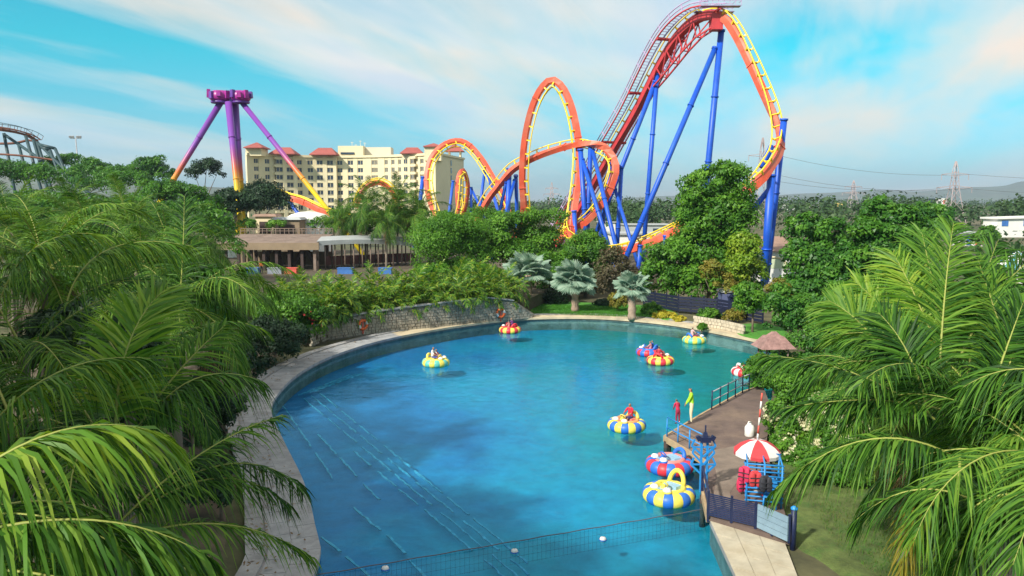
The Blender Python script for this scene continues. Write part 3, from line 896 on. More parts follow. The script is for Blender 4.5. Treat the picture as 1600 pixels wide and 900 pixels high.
mb = MB(); mb.box(top + Vector((.1, 0, -1.0)), (1.5, 1.7, 2.2)); mb.bar(top + Vector((.1, -1.9, .45)), top + Vector((.1, 1.9, .45)), .3, .3); mb.build('crest_saddle', M_lift, coaster)

def column(a, b, r, d0, d1, to_ground=True, capped=False):
    p, q = at(a[0], a[1], d0), at(b[0], b[1], d1)
    if to_ground and q.z > GZ:
        q = p + (q - p) * ((p.z - GZ + .1) / max(.1, p.z - q.z))
    mb = MB(); mb.tube([p - org, q - org], r, 12)
    t = (q - p).normalized(); ln = (q - p).length
    for s in np.arange(9.0, ln - 2, 9.0): mb.tube([p + t * (s - .09) - org, p + t * (s + .09) - org], r * 1.25, 12)
    if capped: mb.tube([p - t * .15 - org, p + t * .12 - org], r * 1.25, 12)
    o = mb.build('support_column', M_blue, coaster)
    if q.z < GZ + 0.5:
        mb = MB(); mb.box(q - org + Vector((0, 0, .25)), (r * 3.4, r * 3.4, .7)); mb.build('footing', M_kerb, o)
    return o
for a, b, r, d0, d1 in (
    ((1127, 48), (1106, 262), .50, 110, 110), ((1117, 76), (1060, 210), .42, 110, 107), ((1027, 116), (1018, 230), .40, 119.5, 119.5), ((1024, 128), (971, 263), .42, 119.5, 121), ((907, 234), (914, 340), .44, 118.5, 118.5),
    ((910, 250), (943, 358), .36, 118.5, 113), ((923, 224), (918, 350), .42, 118.5, 118.8), ((926, 235), (962, 383), .36, 118.5, 109), ((971, 262), (965, 372), .36, 117, 117), ((961, 296), (985, 374), .30, 117, 113), ((897, 330), (899, 363), .38, 118, 118),
    ((954, 256), (948, 300), .40, 116.5, 117.5), ((796, 264), (793, 338), .48, 130, 130), ((806, 275), (808, 341), .36, 130, 134), ((791, 284), (782, 325), .32, 130, 134), ((804, 282), (791, 330), .32, 130, 128), ((758, 262), (749, 332), .34, 156, 156),
    ((761, 268), (769, 297), .34, 156, 150), ((661, 277), (656, 318), .46, 154, 154), ((708, 283), (701, 338), .38, 179, 179), ((736, 293), (736, 325), .36, 182, 182), ((737, 296), (751, 325), .32, 182, 180), ((450, 311), (464, 331), .5, 184, 184),
    ((1225, 187), (1200, 412), .46, 96.5, 98), ((1205, 274), (1196, 412), .55, 94, 94.5), ((1000, 384), (999, 398), .34, 104, 104), ((1040, 369), (1039, 400), .34, 101, 101)):
    column(a, b, r * .88, d0, d1, True, True)
for a, b, r, d0, d1 in (((1205, 292), (1164, 342), .34, 94, 96), ((1206, 228), (1190, 262), .36, 97.5, 97), ((971, 263), (955, 250), .28, 117, 116)):
    column(a, b, r, d0, d1, False)
for px, py, d in ((907, 232, 118.5), (924, 222, 118.5), (796, 262, 130), (1224, 196, 97), (1205, 272, 94)):
    pass

# ---- pendulum ride
M_purple = None
def grad_mat(name, z0, z1):
    m, t, out = nodes_of(name)
    N, L = t.nodes.new, t.links.new
    b = N('ShaderNodeBsdfPrincipled'); b.inputs['Roughness'].default_value = .4
    g = N('ShaderNodeNewGeometry'); s = N('ShaderNodeSeparateXYZ'); L(g.outputs['Position'], s.inputs[0])
    mr = N('ShaderNodeMapRange'); mr.inputs['From Min'].default_value = z0; mr.inputs['From Max'].default_value = z1; L(s.outputs[2], mr.inputs[0])
    r = N('ShaderNodeValToRGB'); e = r.color_ramp.elements
    for p, c in ((.12, (.78, .50, .02)), (.29, (.64, .14, .04)), (.43, (.32, .06, .20))): e.new(p).color = (*c, 1)
    e[0].color = (.9, .68, .02, 1); e[-1].color = (.20, .055, .36, 1); e[-1].position = .56
    L(mr.outputs[0], r.inputs[0]); L(r.outputs[0], b.inputs['Base Color']); L(b.outputs[0], out.inputs[0])
    return m
PD = 140
hubp = at(361, 160, PD)
M_pleg = grad_mat('leg_paint_yellow_to_purple', 11.5, hubp.z)
M_mag = mat('magenta_paint', (0.36, 0.02, 0.24), 0.4, 0.25, 1.5, dirt=(.30, .03, .35), dscale=.6)
M_violet = mat('violet_paint', (0.13, 0.045, 0.30), 0.4, 0.2, 1.0)
pend = empty('pendulum_ride', (hubp.x, hubp.y, GZ), 0, 'purple pendulum ride on splayed legs fading to yellow feet', 'amusement ride')
po = Vector((hubp.x, hubp.y, GZ))
def pleg(a, b, d0, d1, r0, r1):
    p, q = at(*a, d0), at(*b, d1); q = p + (q - p) * ((p.z - GZ) / (p.z - q.z))
    mb = MB(); mb.tube([p - po, p.lerp(q, .5) - po, q - po], [r0, (r0 + r1) / 2, r1], 14)
    for s in (.22, .48, .74): mb.tube([p.lerp(q, s - .004) - po, p.lerp(q, s + .004) - po], (r0 + (r1 - r0) * s) * 1.12, 14)
    mb.build('leg', M_pleg, pend)
pleg((346, 158), (271, 281), 140, 140, .56, .38)
pleg((357, 160), (371, 300), 138, 134, .62, .34)
pleg((366, 160), (377, 300), 142, 148, .78, .32)
pleg((378, 160), (517, 334), 140, 134, .48, .36)
for cx, wd in ((345, 2.0), (376, 1.75)):
    c = at(cx, 150, PD) - po
    mb = MB(); mb.lathe([(0.2, -1.0), (wd * .8, -.95), (wd, -.5), (wd * .95, .35), (wd * .7, .85), (.2, 1.0)], 14, c); cl = mb.build('motor_pod', M_mag, pend)
    for k in range(9):
        a = 2 * math.pi * k / 9; p = c + Vector((math.cos(a) * wd, math.sin(a) * wd, rng.uniform(-.1, .4)))
        mb = MB(); mb.box(p, (.75, .75, rng.uniform(.9, 1.5)), Matrix.Rotation(a, 3, 'Z'), taper=.8); mb.build('lamp_box', M_mag if k % 3 else M_violet, cl)
    mb = MB(); mb.lathe([(0.1, -1.35), (wd * .85, -1.3), (wd * .9, -1.0), (.1, -.98)], 14, c); mb.build('bearing_ring', M_violet, cl)
c = at(361, 152, PD) - po
mb = MB(); mb.bar(c + Vector((-1.4, 0, -.1)), c + Vector((1.3, 0, -.1)), 1.1, 1.3); mb.bar(c + Vector((.25, -.7, -1.2)), c + Vector((.25, -.7, .9)), .5, .5); mb.build('axle_beam', M_violet, pend)

# ---- hotel
M_cream = mat('cream_render', (0.76, 0.66, 0.43), 0.85, 0.07, 0.08, dirt=(.66, .57, .38), dscale=.05)
M_greyside = mat('grey_render', (0.62, 0.57, 0.46), 0.85, 0.06, 0.1)
M_glass = mat('dark_window_glass', (0.035, 0.05, 0.08), 0.12, 0.3, 0.2)
M_roof = mat('terracotta_roof', (0.34, 0.085, 0.07), 0.75, 0.15, 0.6, 0.3, 4)
def hx(px):   # plan curve of the facade
    u = (px - 534) / 146.0
    d = 345 - 20 * u * u
    p = at(px, 314, d); return Vector((p.x, p.y, 0))
hotel = empty('hotel_building', hx(534) + Vector((0, 0, GZ)), 0, 'long cream hotel with red hipped roofs and curved front', 'building')
ho = hx(534)
ZT = 30.6
FL = [ZT - 4.0 - 3.3 * k for k in range(8)]
mb = MB(); xs = list(np.linspace(388, 681, 40)); vs = []
for x in xs:
    p = hx(x) - ho
    vs += [(p.x, p.y + .9, 0), (p.x, p.y + .9, ZT - 0.6), (p.x, p.y + 17, ZT - 0.6), (p.x, p.y + 17, 0)]
k = len(xs)
mb.add(vs, [(i * 4 + j, i * 4 + j + 1, i * 4 + 5 + j, i * 4 + 4 + j) for i in range(k - 1) for j in range(3)] + [(0, 1, 2, 3)])
mb.build('wall', M_cream, hotel)
def seg_box(x0, x1, z0, z1, f, b, m_, name, parent=None, ncut=1):
    mb = MB()
    for i in range(ncut):
        a, c = hx(x0 + (x1 - x0) * i / ncut) - ho, hx(x0 + (x1 - x0) * (i + 1) / ncut) - ho
        d = (c - a).normalized(); n = Vector((d.y, -d.x, 0))
        poly = [a + n * f, c + n * f, c - n * b, a - n * b]
        mb.prism([(p.x, p.y) for p in poly], z0, z1)
    return mb.build(name, m_, parent or hotel)
cols = [(153, 8), (215, 8), (275, 11), (335, 11), (393, 9), (455, 9), (508, 10), (568, 10), (620, 9), (680, 9), (735, 9), (806, 5), (824, 5), (880, 5.5), (918, 5.5), (955, 5), (1000, 8), (1038, 6.5), (1080, 6)]
cols = [(360 + c / 3.6, w * .98) for c, w in cols]
bays = [(429, 462, 0), (496, 528, 1), (633.5, 653.5, 2)]
def proj(px):
    return 1.6 if any(a < px < b for a, b, _ in bays) else 0.0
edges = [388] + sum([[c - w / 2, c + w / 2] for c, w in cols], []) + [681]
for i in range(0, len(edges), 2):
    x0, x1 = edges[i], edges[i + 1]
    if x1 - x0 > .25: seg_box(x0, x1, 0.0, ZT - .3, 0.02 + proj((x0 + x1) / 2), .95, M_cream, 'pier', ncut=2)
for z in FL: seg_box(388, 681, z + 2.05, z + 3.3, -0.10, .95, M_cream, 'floor_band', ncut=26)
seg_box(387.5, 681.5, ZT - .75, ZT + .25, .55, .6, M_cream, 'cornice', ncut=30)
for a, b, _ in bays:
    for z in FL: seg_box(a, b, z + 2.1, z + 3.15, 1.5, .9, M_cream, 'balcony_band', ncut=2)
wmesh = {}
for c, w in cols:
    wm = w * 340 / FPX
    a, b = hx(c - .5) - ho, hx(c + .5) - ho
    ang = math.atan2(b.y - a.y, b.x - a.x); p = hx(c) - ho; n = Vector((math.sin(ang), -math.cos(ang), 0))
    for z in FL[:7]:
        key = round(wm, 2)
        if key not in wmesh:
            m1 = MB(); m1.box((0, 0, 0), (wm, .1, 2.0)); m1v = m1.mesh('window', [M_glass])
            m2 = MB()
            for xx in (-wm / 2 + .08, 0, wm / 2 - .08): m2.box((xx, -.08, 0), (.14, .12, 2.0))
            for zz in (-.94, .94): m2.box((0, -.10, zz), (wm, .14, .14))
            wmesh[key] = (m1v, m2.mesh('window_frame', [M_cream]))
        wdo = link('window', wmesh[key][0], hotel); wdo.location = p + n * (-.38 + proj(c)) + Vector((0, 0, z + 1.05)); wdo.rotation_euler = (0, 0, ang)
        link('window_frame', wmesh[key][1], wdo)
def hip(x0, x1, d, zb, zt, ridge_=0.4, dep=9, eave=1.2):
    a, b = at(x0, 314, d), at(x1, 314, d); w = b.x - a.x; cx = (a.x + b.x) / 2 - ho.x; cy = d + dep / 2 - ho.y
    mb = MB(); hw, hd = w / 2, dep / 2
    vs = [(cx - hw, cy - hd, zb), (cx + hw, cy - hd, zb), (cx + hw, cy + hd, zb), (cx - hw, cy + hd, zb), (cx - hw * ridge_, cy, zt), (cx + hw * ridge_, cy, zt),
          (cx - hw, cy - hd, zb - .35), (cx + hw, cy - hd, zb - .35), (cx + hw, cy + hd, zb - .35), (cx - hw, cy + hd, zb - .35)]
    mb.add(vs, [(0, 1, 5, 4), (1, 2, 5), (2, 3, 4, 5), (3, 0, 4), (6, 7, 1, 0), (7, 8, 2, 1), (8, 9, 3, 2), (9, 6, 0, 3), (9, 8, 7, 6)])
    return mb.build('roof', M_roof, hotel)
def zat(py, d): return at(800, py, d).z
def block(x0, x1, d, z0, z1, dep, m_=None, name='roof_tower'):
    a, b = at(x0, 314, d), at(x1, 314, d); mb = MB()
    mb.box(((a.x + b.x) / 2 - ho.x, d + dep / 2 - ho.y, (z0 + z1) / 2), (b.x - a.x, dep, z1 - z0)); return mb.build(name, m_ or M_cream, hotel)
block(386.5, 411, 325.5, ZT - 1, ZT + 2.4, 9); hip(383, 413, 323.0, ZT + 2.4, zat(222.5, 326), .05, 11)
hip(422, 463, 332, ZT + .4, zat(230, 333), .45, 9); hip(485, 527, 339, ZT + .5, zat(232, 345), .5, 9); hip(626, 661, 331, ZT + .6, zat(231, 335), .5, 8)
block(664, 690, 326, ZT - 3, ZT + 3.0, 7); hip(662, 692, 325, ZT + 3.0, zat(223, 324), .05, 9)
block(530, 569, 346, ZT - 1, zat(230, 352), 10, None, 'plant_room'); block(569, 612, 350, ZT - 1, zat(232, 356), 8, M_greyside, 'plant_room'); block(534, 555, 345.6, zat(243, 352), zat(240, 352), 1, M_glass, 'louvre')
mb = MB()
for x, y in ((550, 222), (563, 220), (570, 223), (556, 226)):
    p = at(x, y, 354) - ho; mb.bar((p.x, p.y, zat(231, 354)), p, .16); mb.bar(p - Vector((.6, 0, .4)), p + Vector((.6, 0, -.4)), .14)
mb.build('antenna', M_greyside, hotel)
e1_ = hx(681) - ho; e2_ = at(725, 314, 368) - ho; e2_.z = 0; mb = MB()      # end wing that runs back, in shade
mb.prism([(e1_.x, e1_.y), (e2_.x, e2_.y), (e2_.x - 18, e2_.y + 8), (e1_.x - 12, e1_.y + 12)], 0, ZT - .2)
mb.build('end_wing', M_cream, hotel)
dr = (e2_ - e1_).normalized(); mb = MB(); mb.bar(e1_ + dr * .0 + Vector((0, 0, ZT)), e2_ + Vector((0, 0, ZT)), 1.2, .9); mb.build('cornice', M_cream, hotel)
nn = Vector((dr.y, -dr.x, 0)); angd = math.atan2(dr.y, dr.x)
for z in FL[:7]:
    for f in (.52,):
        m1 = MB(); m1.box(e1_.lerp(e2_, f) + nn * .06 + Vector((0, 0, z + 1.0)), (1.6, .16, 2.4), Matrix.Rotation(angd, 3, 'Z')); m1.build('window', M_glass, hotel)
c = e2_ + Vector((-4, -2, 0)); mb = MB()
for sx in (-2.6, 2.6):
    for sy in (-2.6, 2.6): mb.bar(c + Vector((sx, sy, ZT)), c + Vector((sx, sy, ZT + 3.2)), .7)
mb.build('belvedere_posts', M_cream, hotel); mb = MB(); z0 = ZT + 3.2
mb.add([c + Vector(v) for v in ((-4.6, -4.6, z0), (4.6, -4.6, z0), (4.6, 4.6, z0), (-4.6, 4.6, z0), (0, 0, z0 + 4))], [(0, 1, 4), (1, 2, 4), (2, 3, 4), (3, 0, 4), (3, 2, 1, 0)]); mb.build('roof', M_roof, hotel)

# ---- older steel coaster far left
M_teal = mat('teal_steel', (0.018, 0.055, 0.065), 0.5, 0.2, .6); M_rust = mat('rusty_track', (0.20, 0.075, 0.045), 0.7, 0.3, .8)
D2 = 175; oo = at(40, 260, D2); oo.z = GZ
oldc = empty('steel_coaster', oo, 0, 'older rust-railed roller coaster on teal trestles at the left edge', 'roller coaster')
tp = [(-40, 197, 172), (0, 202, 174), (25, 206, 176), (45, 212, 178), (58, 220, 180)]
tk = Track([(x, y, d, (0, 1, .25)) for x, y, d in tp], 1.2)
for g in (-.7, .7): tk.sweep(circ(g, .4, .14), 'rail', M_rust, oldc, oo)
tk.sweep([(-.35, -.35), (.35, -.35), (.35, .15), (-.35, .15)], 'track_spine', M_rust, oldc, oo, False)
mb = MB()
for k in range(0, tk.n + 1):
    mb.bar(tk.P[k] - oo - tk.S[k] * 1.1 + tk.U[k] * .3, tk.P[k] - oo + tk.S[k] * 1.1 + tk.U[k] * .3, .16)
    for g in (-1.2, 1.2): mb.bar(tk.P[k] - oo + tk.S[k] * g + tk.U[k] * .3, tk.P[k] - oo + tk.S[k] * g + tk.U[k] * 1.3, .07)
tag(mb.build('sleepers', M_rust, oldc), kind='stuff')
for g in (-1.2, 1.2): tk.sweep(circ(g, 1.3, .06, 4), 'handrail', M_teal, oldc, oo)
t2 = Track([(-30, 224, 180, UPW), (20, 224, 181, UPW), (44, 219, 182, UPW), (58, 222, 182, UPW)], 1.2); t2.sweep(circ(0, 0, .3), 'lower_rail', M_rust, oldc, oo)
t3 = Track([(-20, 240, 173, UPW), (30, 243, 174, UPW), (84, 250, 176, UPW)], 1.2); t3.sweep(circ(0, 0, .25), 'brace_beam', M_rust, oldc, oo)
for a, b in (((6, 208), (12, 240)), ((40, 212), (49, 243)), ((8, 211), (50, 240)), ((28, 222), (36, 252)), ((52, 218), (60, 246)), ((58, 221), (66, 248)), ((62, 226), (86, 232)), ((86, 232), (95, 252)), ((60, 224), (84, 248)), ((64, 230), (78, 234)), ((78, 234), (84, 250))):
    p, q = at(*a, 176), at(*b, 176)
    if b[1] > 238: q = p + (q - p) * ((p.z - GZ) / (p.z - q.z))
    mb = MB(); mb.tube([p - oo, q - oo], .34, 8); mb.build('trestle_leg', M_teal, oldc)

# ---- floodlight mast, pylons and wires
M_grey = mat('galvanised_steel', (0.35, 0.36, 0.38), 0.5, 0.2, 1.0); M_pink = mat('red_white_pylon_paint', (0.42, 0.33, 0.33), 0.6, 0.3, .15)
p = at(124, 250, 200); mast = empty('floodlight_mast', (p.x, p.y, GZ), 0, 'tall floodlight mast rising above the left trees', 'lamp'); h = at(119, 216, 200).z - GZ
mb = MB(); mb.tube([(0, 0, 0), (-.6, 0, h)], [.28, .14], 8); mb.build('pole', M_grey, mast)
mb = MB(); mb.bar((-2, 0, h), (.8, 0, h), .2); mb.build('crossarm', M_grey, mast)
for x in (-1.9, -1.2, 0, .7):
    mb = MB(); mb.box((x, -.2, h + .35), (.55, .3, .5), Matrix.Rotation(.4, 3, 'X')); mb.build('floodlight', M_grey, mast)
def pylon(px, ytop, ybase, d, label, w=6.0, m_=None):
    b = at(px, ybase, d); zt_ = at(px, ytop, d).z; H = zt_ - GZ
    root = empty('power_pylon', (b.x, b.y, GZ), 0, label, 'pylon', 'electricity pylons on the plain')
    th = d * 0.00042 + .06; mb = MB()
    lv = [0, .22, .42, .58, .72, .86, 1.0]; wd = [1, .72, .5, .34, .26, .2, .05]
    for i in range(len(lv) - 1):
        for sx in (-1, 1):
            for sy in (-1, 1): mb.bar((sx * w / 2 * wd[i], sy * w / 2 * wd[i], H * lv[i]), (sx * w / 2 * wd[i + 1], sy * w / 2 * wd[i + 1], H * lv[i + 1]), th)
        for s in (-1, 1):
            mb.bar((-s * w / 2 * wd[i], -w / 2 * wd[i], H * lv[i]), (s * w / 2 * wd[i + 1], -w / 2 * wd[i + 1], H * lv[i + 1]), th * .7)
            mb.bar((-s * w / 2 * wd[i], w / 2 * wd[i], H * lv[i]), (s * w / 2 * wd[i + 1], w / 2 * wd[i + 1], H * lv[i + 1]), th * .7)
    mb.build('tower', m_ or M_pink, root)
    for q, ww in ((.60, 1.5), (.80, 1.15)):
        mb = MB(); z = H * q
        for s in (-1, 1):
            mb.bar((0, 0, z + .8), (s * w * ww / 1.6, 0, z), th); mb.bar((0, 0, z - .5), (s * w * ww / 1.6, 0, z), th); mb.bar((s * w * ww / 1.6, 0, z), (s * w * ww / 1.6, 0, z - 2.4), th * .9)
        mb.build('crossarm', m_ or M_pink, root)
    return root, H
py1, H1 = pylon(1488, 252, 345, 330, 'red and white lattice pylon behind the pointed palm on the right', 8)
py2, H2 = pylon(1188, 215, 330, 330, 'faint lattice pylon half hidden behind the coaster drop', 8)
py3, H3 = pylon(1332, 282, 325, 800, 'small distant lattice pylon between the right trees and coaster', 12)
py4, H4 = pylon(862, 285, 322, 800, 'faint far pylon seen through the big vertical loop', 9)
M_wire = mat('dark_wire', (.10, .10, .12), .6)
wires = [(py2.location + Vector((s * 7, 0, H2 * q)), py1.location + Vector((s * 6, 0, H1 * q)), i) for i, (s, q) in enumerate(((-1, .58), (1, .58), (1, .8)))] + [(py1.location + Vector((s * 6, 0, H1 * q)), py1.location + Vector((110, -40, H1 * q)), 3 + i) for i, (s, q) in enumerate(((1, .58), (1, .8)))]
wn_ = ['lowest power cable between the two nearer pylons', 'second power cable between the two nearer pylons', 'highest power cable between the two nearer pylons', 'lower power cable running off to the right from the pylon', 'upper power cable running off to the right from the pylon']
for a, b, i in wires:
    mb = MB(); mb.tube([a.lerp(b, t) - Vector((0, 0, 3.0 * 4 * t * (1 - t))) for t in np.linspace(0, 1, 13)], .06, 4); tag(mb.build('power_cable', M_wire), wn_[i], 'cable', 'power cables')
# ---- far buildings on the right and in the plain
M_white = mat('white_wall', (.75, .74, .70), .8, .06, .3); M_brownroof = mat('brown_sheet_roof', (.30, .19, .14), .7, .2, .4)
M_bluepaint = mat('blue_panel', (.05, .16, .45), .5, .15, .5); M_redpaint = mat('red_panel', (.62, .10, .07), .6, .15, .5); M_greyroof = mat('grey_sheet', (.40, .42, .42), .6, .12, .5)
def bld(name, label, px0, px1, ytop, d, dep, m_, cat='building', ry=0.0, yb=None):
    a, b = at(px0, 330, d), at(px1, 330, d); z = zat(ytop, d)
    root = empty(name, ((a.x + b.x) / 2, d + dep / 2, GZ), ry, label, cat); w = b.x - a.x
    mb = MB(); mb.box((0, 0, (z - GZ) / 2), (w, dep, z - GZ)); mb.build('wall', m_, root)
    return root, w, z - GZ
b1, w, h = bld('hall_building', 'white hall with paired blue window strips at the right edge', 1560, 1690, 341, 230, 7, M_white)
for x in (-.43, -.39, -.17, -.13):
    mb = MB(); mb.box((x * w, -3.56, h * .74), (.9, .14, h * .30)); mb.build('window', M_bluepaint, b1)
mb = MB(); mb.box((0, 0, h + .35), (w + 1.4, 8.4, .5), Matrix.Rotation(-.03, 3, 'Y')); mb.build('roof', M_white, b1)
mb = MB(); mb.box((-w / 2 - 1.4, -2, h * .62), (3, 3, .4)); mb.build('canopy', M_white, b1)
b2, w, h = bld('shop_building', 'low white and red shop with blue door on the right', 1506, 1540, 365, 185, 6, M_white)
mb = MB(); mb.box((w * .3, -3.06, h * .45), (w * .36, .14, h * .7)); mb.build('red_front', M_redpaint, b2)
mb = MB(); mb.box((-w * .18, -3.06, h * .42), (1.1, .14, h * .66)); mb.build('door', M_bluepaint, b2)
mb = MB(); mb.box((w * .3, -3.16, h * .66), (1.0, .08, .9)); mb.build('window', M_glass, b2)
mb = MB(); mb.box((-.3, 0, h + .2), (w + 1.6, 7.4, .35)); mb.build('roof', M_greyroof, b2)
b3, w, h = bld('advert_tower', 'narrow white tower block with two small dark and red marks', 1461, 1479, 310, 420, 6, M_white)
mb = MB(); mb.box((-.12 * w, -3.06, h - 2.0), (1.0, .14, 1.3)); mb.build('window', M_glass, b3)
mb = MB(); mb.box((.26 * w, -3.06, h - 1.9), (1.3, .14, 1.8)); mb.build('red_mark', M_redpaint, b3)
mb = MB(); mb.box((-w / 2 - .4, 0, h - 2.2), (.7, 5.5, 4.4)); mb.build('side_panel', M_glass, b3)
b4, w, h = bld('arched_pavilion', 'white pavilion with brown roof and arched opening behind the right column', 1199, 1250, 392, 100, 9, M_white)
mb = MB(); hw, hd = w / 2 + .7, 5.3
mb.add([(-hw, -hd, h), (hw, -hd, h), (hw, hd, h), (-hw, hd, h), (-hw * .5, 0, h + 1.7), (hw * .5, 0, h + 1.7)], [(0, 1, 5, 4), (1, 2, 5), (2, 3, 4, 5), (3, 0, 4), (3, 2, 1, 0)]); mb.build('roof', M_brownroof, b4)
mb = MB(); pts = [(-1.1 + 1.9 * math.cos(a), -4.55, h - 2.3 + 1.5 * math.sin(a)) for a in np.linspace(0, math.pi, 12)]; mb.tube(pts, .16, 6); mb.build('arch_trim', M_cream, b4)
mb = MB(); mb.add([(p[0], -4.53, p[2]) for p in pts], [tuple(range(12))]); mb.build('arch_panel', mat('pale_green_panel', (.55, .62, .42), .7), b4)
for nm, lb, x0, x1, yt, d, m_ in (('far_building', 'long white factory roof low on the horizon right of the coaster', 1222, 1256, 319, 900, M_white), ('far_building', 'tiny yellow block on the horizon above the right trees', 1308, 1316, 316, 900, mat('yellow_wall', (.75, .55, .15), .8)),
        ('far_building', 'small pale house on the horizon left of the yellow block', 1268, 1282, 322, 800, M_white), ('far_building', 'pale shed on the plain seen under the coaster lift', 938, 962, 348, 260, M_white), ('far_building', 'flat grey shed on the plain between the coaster columns', 976, 1046, 352, 240, M_greyroof),
        ('far_building', 'white low wall building behind the tall tree base', 958, 1058, 367, 150, M_white)):
    r_, w, h = bld(nm, lb, x0, x1, yt, d, 8, m_)
    mb = MB(); mb.box((0, 0, h + .2), (w + .8, 9, .3)); mb.build('roof', M_greyroof, r_)
    mb = MB(); mb.box((w * .2, -4.05, h * .5), (w * .12, .12, h * .4)); mb.build('window', M_glass, r_)
# striped tent and canopies at the right edge
def tent(px, py, d, r, h, label, m1, m2_, n=12, name='tent'):
    p = gp(px, py, GZ) if d is None else at(px, py, d); z0 = p.z - GZ
    root = empty(name, (p.x, p.y, GZ), 0, label, 'tent')
    for k in range(n):
        a0, a1 = 2 * math.pi * k / n, 2 * math.pi * (k + 1) / n; mb = MB()
        prof = [(r, z0), (r * .62, z0 + h * .33), (r * .3, z0 + h * .66), (.02, z0 + h)]
        mb.add([(q * math.cos(a), q * math.sin(a), z) for q, z in prof for a in (a0, a1)] , [(i * 2, i * 2 + 1, i * 2 + 3, i * 2 + 2) for i in range(3)]); mb.build('canvas_panel', m1 if k % 2 else m2_, root)
    for k in range(6):
        a = math.pi * k / 3; mb = MB(); mb.tube([(r * .93 * math.cos(a), r * .93 * math.sin(a), 0), (r * .93 * math.cos(a), r * .93 * math.sin(a), z0 + .1)], .09, 6); mb.build('pole', M_white, root)
    return root
tent(1588, 418, 100, 3.6, 2.2, 'round tent with teal and white striped canvas at the right edge', mat('teal_canvas', (.10, .32, .42), .8), M_white)
tent(1572, 470, 70, 1.7, 1.1, 'small white canopy with red stripes among the right palms', M_redpaint, M_white, 8, 'canopy')
tent(1596, 492, 62, 1.7, 1.0, 'plain white canopy at the right edge below the striped tent', M_white, M_white, 8, 'canopy')
tent(1592, 452, 84, 2.0, 1.0, 'pale peach canopy between the tent and white canopies', M_white, mat('peach_canvas', (.70, .52, .38), .8), 8, 'canopy')

# ---- waterside pavilion behind the hedge (left of centre)
M_wood = mat('weathered_wood', (.20, .145, .115), .85, .3, .8, .4, 8, dirt=(.28, .21, .17)); M_darkwood = mat('dark_timber', (.06, .04, .035), .85, .3, 1.0); M_tan = mat('tan_fascia', (.27, .20, .13), .85, .15, .5)
PVD = 104
pa = at(341, 384, PVD); pavl = empty('jetty_pavilion', (pa.x, pa.y, 1.5), 0, 'long brown roofed pavilion with tan fascia behind the hedge', 'pavilion'); pv0 = Vector((pa.x, pa.y, 1.5))
L_ = at(497, 384, PVD).x - pa.x; zf = at(400, 386, PVD).z - 1.5; zr = at(400, 366, PVD + 8).z - 1.5
for i in range(13):
    y0, y1 = i / 13 * 8.6, (i + 1) / 13 * 8.6 - .04; za, zb = zf + .55 + (zr - zf - .55) * i / 13, zf + .55 + (zr - zf - .55) * (i + 1) / 13
    mb = MB(); dx = i * .03
    mb.add([(0.2 - dx, y0, za), (L_ - .2 + dx, y0, za), (L_ - .2 + dx, y1, zb), (.2 - dx, y1, zb), (0.2 - dx, y0, za - .12), (L_ - .2 + dx, y0, za - .12), (L_ - .2 + dx, y1, zb - .12), (.2 - dx, y1, zb - .12)], [(0, 1, 2, 3), (7, 6, 5, 4), (0, 4, 5, 1), (1, 5, 6, 2), (2, 6, 7, 3), (3, 7, 4, 0)]); mb.build('roof_plank', M_wood, pavl)
mb = MB(); mb.box((L_ / 2, -.12, zf + .1), (L_ + .3, .3, .95)); mb.build('fascia', M_tan, pavl)
for i in range(8):
    x = .8 + (L_ - 1.4) * i / 7
    for y in (.5, 7.6):
        mb = MB(); mb.box((x, y, zf / 2), (.38, .38, zf)); mb.build('post', M_wood if i == 7 else M_darkwood, pavl)
mb = MB()
for x in (4.8, 9.3): mb.bar((x, 3, 0.6), (x + 1.6, 3, zf), .5); mb.bar((x + 3, 3, .6), (x + 1.6, 3, zf), .5)
mb.build('diagonal_brace', M_darkwood, pavl)
mb = MB(); mb.box((L_ / 2, 8.4, zf * .35), (L_, .2, zf * .6)); mb.build('back_wall', M_tan, pavl)
mb = MB()
for i in range(22): mb.bar((L_ * i / 21, 8.8, zr + .0), (L_ * i / 21, 8.8, zr + .8), .09)
mb.bar((0, 8.8, zr + .8), (L_, 8.8, zr + .8), .1); mb.bar((0, 8.8, zr + .45), (L_, 8.8, zr + .45), .07); mb.build('roof_railing', M_wood, pavl)
qa = at(498, 384, 106); shel = empty('curved_shelter', (qa.x, qa.y, 1.5), 0, 'grey white curved shelter roof on thin posts beside the brown pavilion', 'shelter')
pts = [(498, 379, 106), (540, 377, 108), (580, 376.5, 110), (615, 378, 112), (652, 381, 113)]
ps = smooth_path([at(*p) for p in pts], 6); o_ = Vector((qa.x, qa.y, 1.5)); mb = MB(); vs = []
for p in ps:
    q = p - o_; vs += [(q.x, q.y - 1.0, q.z - .35), (q.x, q.y - 1.0, q.z + .25), (q.x, q.y + 1.5, q.z + .75), (q.x, q.y + 4, q.z + .3), (q.x, q.y + 4, q.z - .1)]
mb.add(vs, [(i * 5 + j, i * 5 + (j + 1) % 5, i * 5 + 5 + (j + 1) % 5, i * 5 + 5 + j) for i in range(len(ps) - 1) for j in range(5)] + [(0, 1, 2, 3, 4)]); mb.build('roof', M_greyroof, shel)
for i in range(0, len(ps), 2):
    q = ps[i] - o_
    for dy in (-.6, 3.4):
        mb = MB(); mb.tube([(q.x, q.y + dy, 0), (q.x, q.y + dy, q.z)], .10, 6); mb.build('post', M_wood, shel)
mb = MB()
for i in range(len(ps) - 1):
    a, b = ps[i] - o_, ps[i + 1] - o_; mb.bar((a.x, a.y + 3.6, 1.0), (b.x, b.y + 3.6, 1.0), .12, 1.3)
mb.build('back_wall', mat('maroon_wall', (.22, .09, .08), .85, .2, .6), shel)
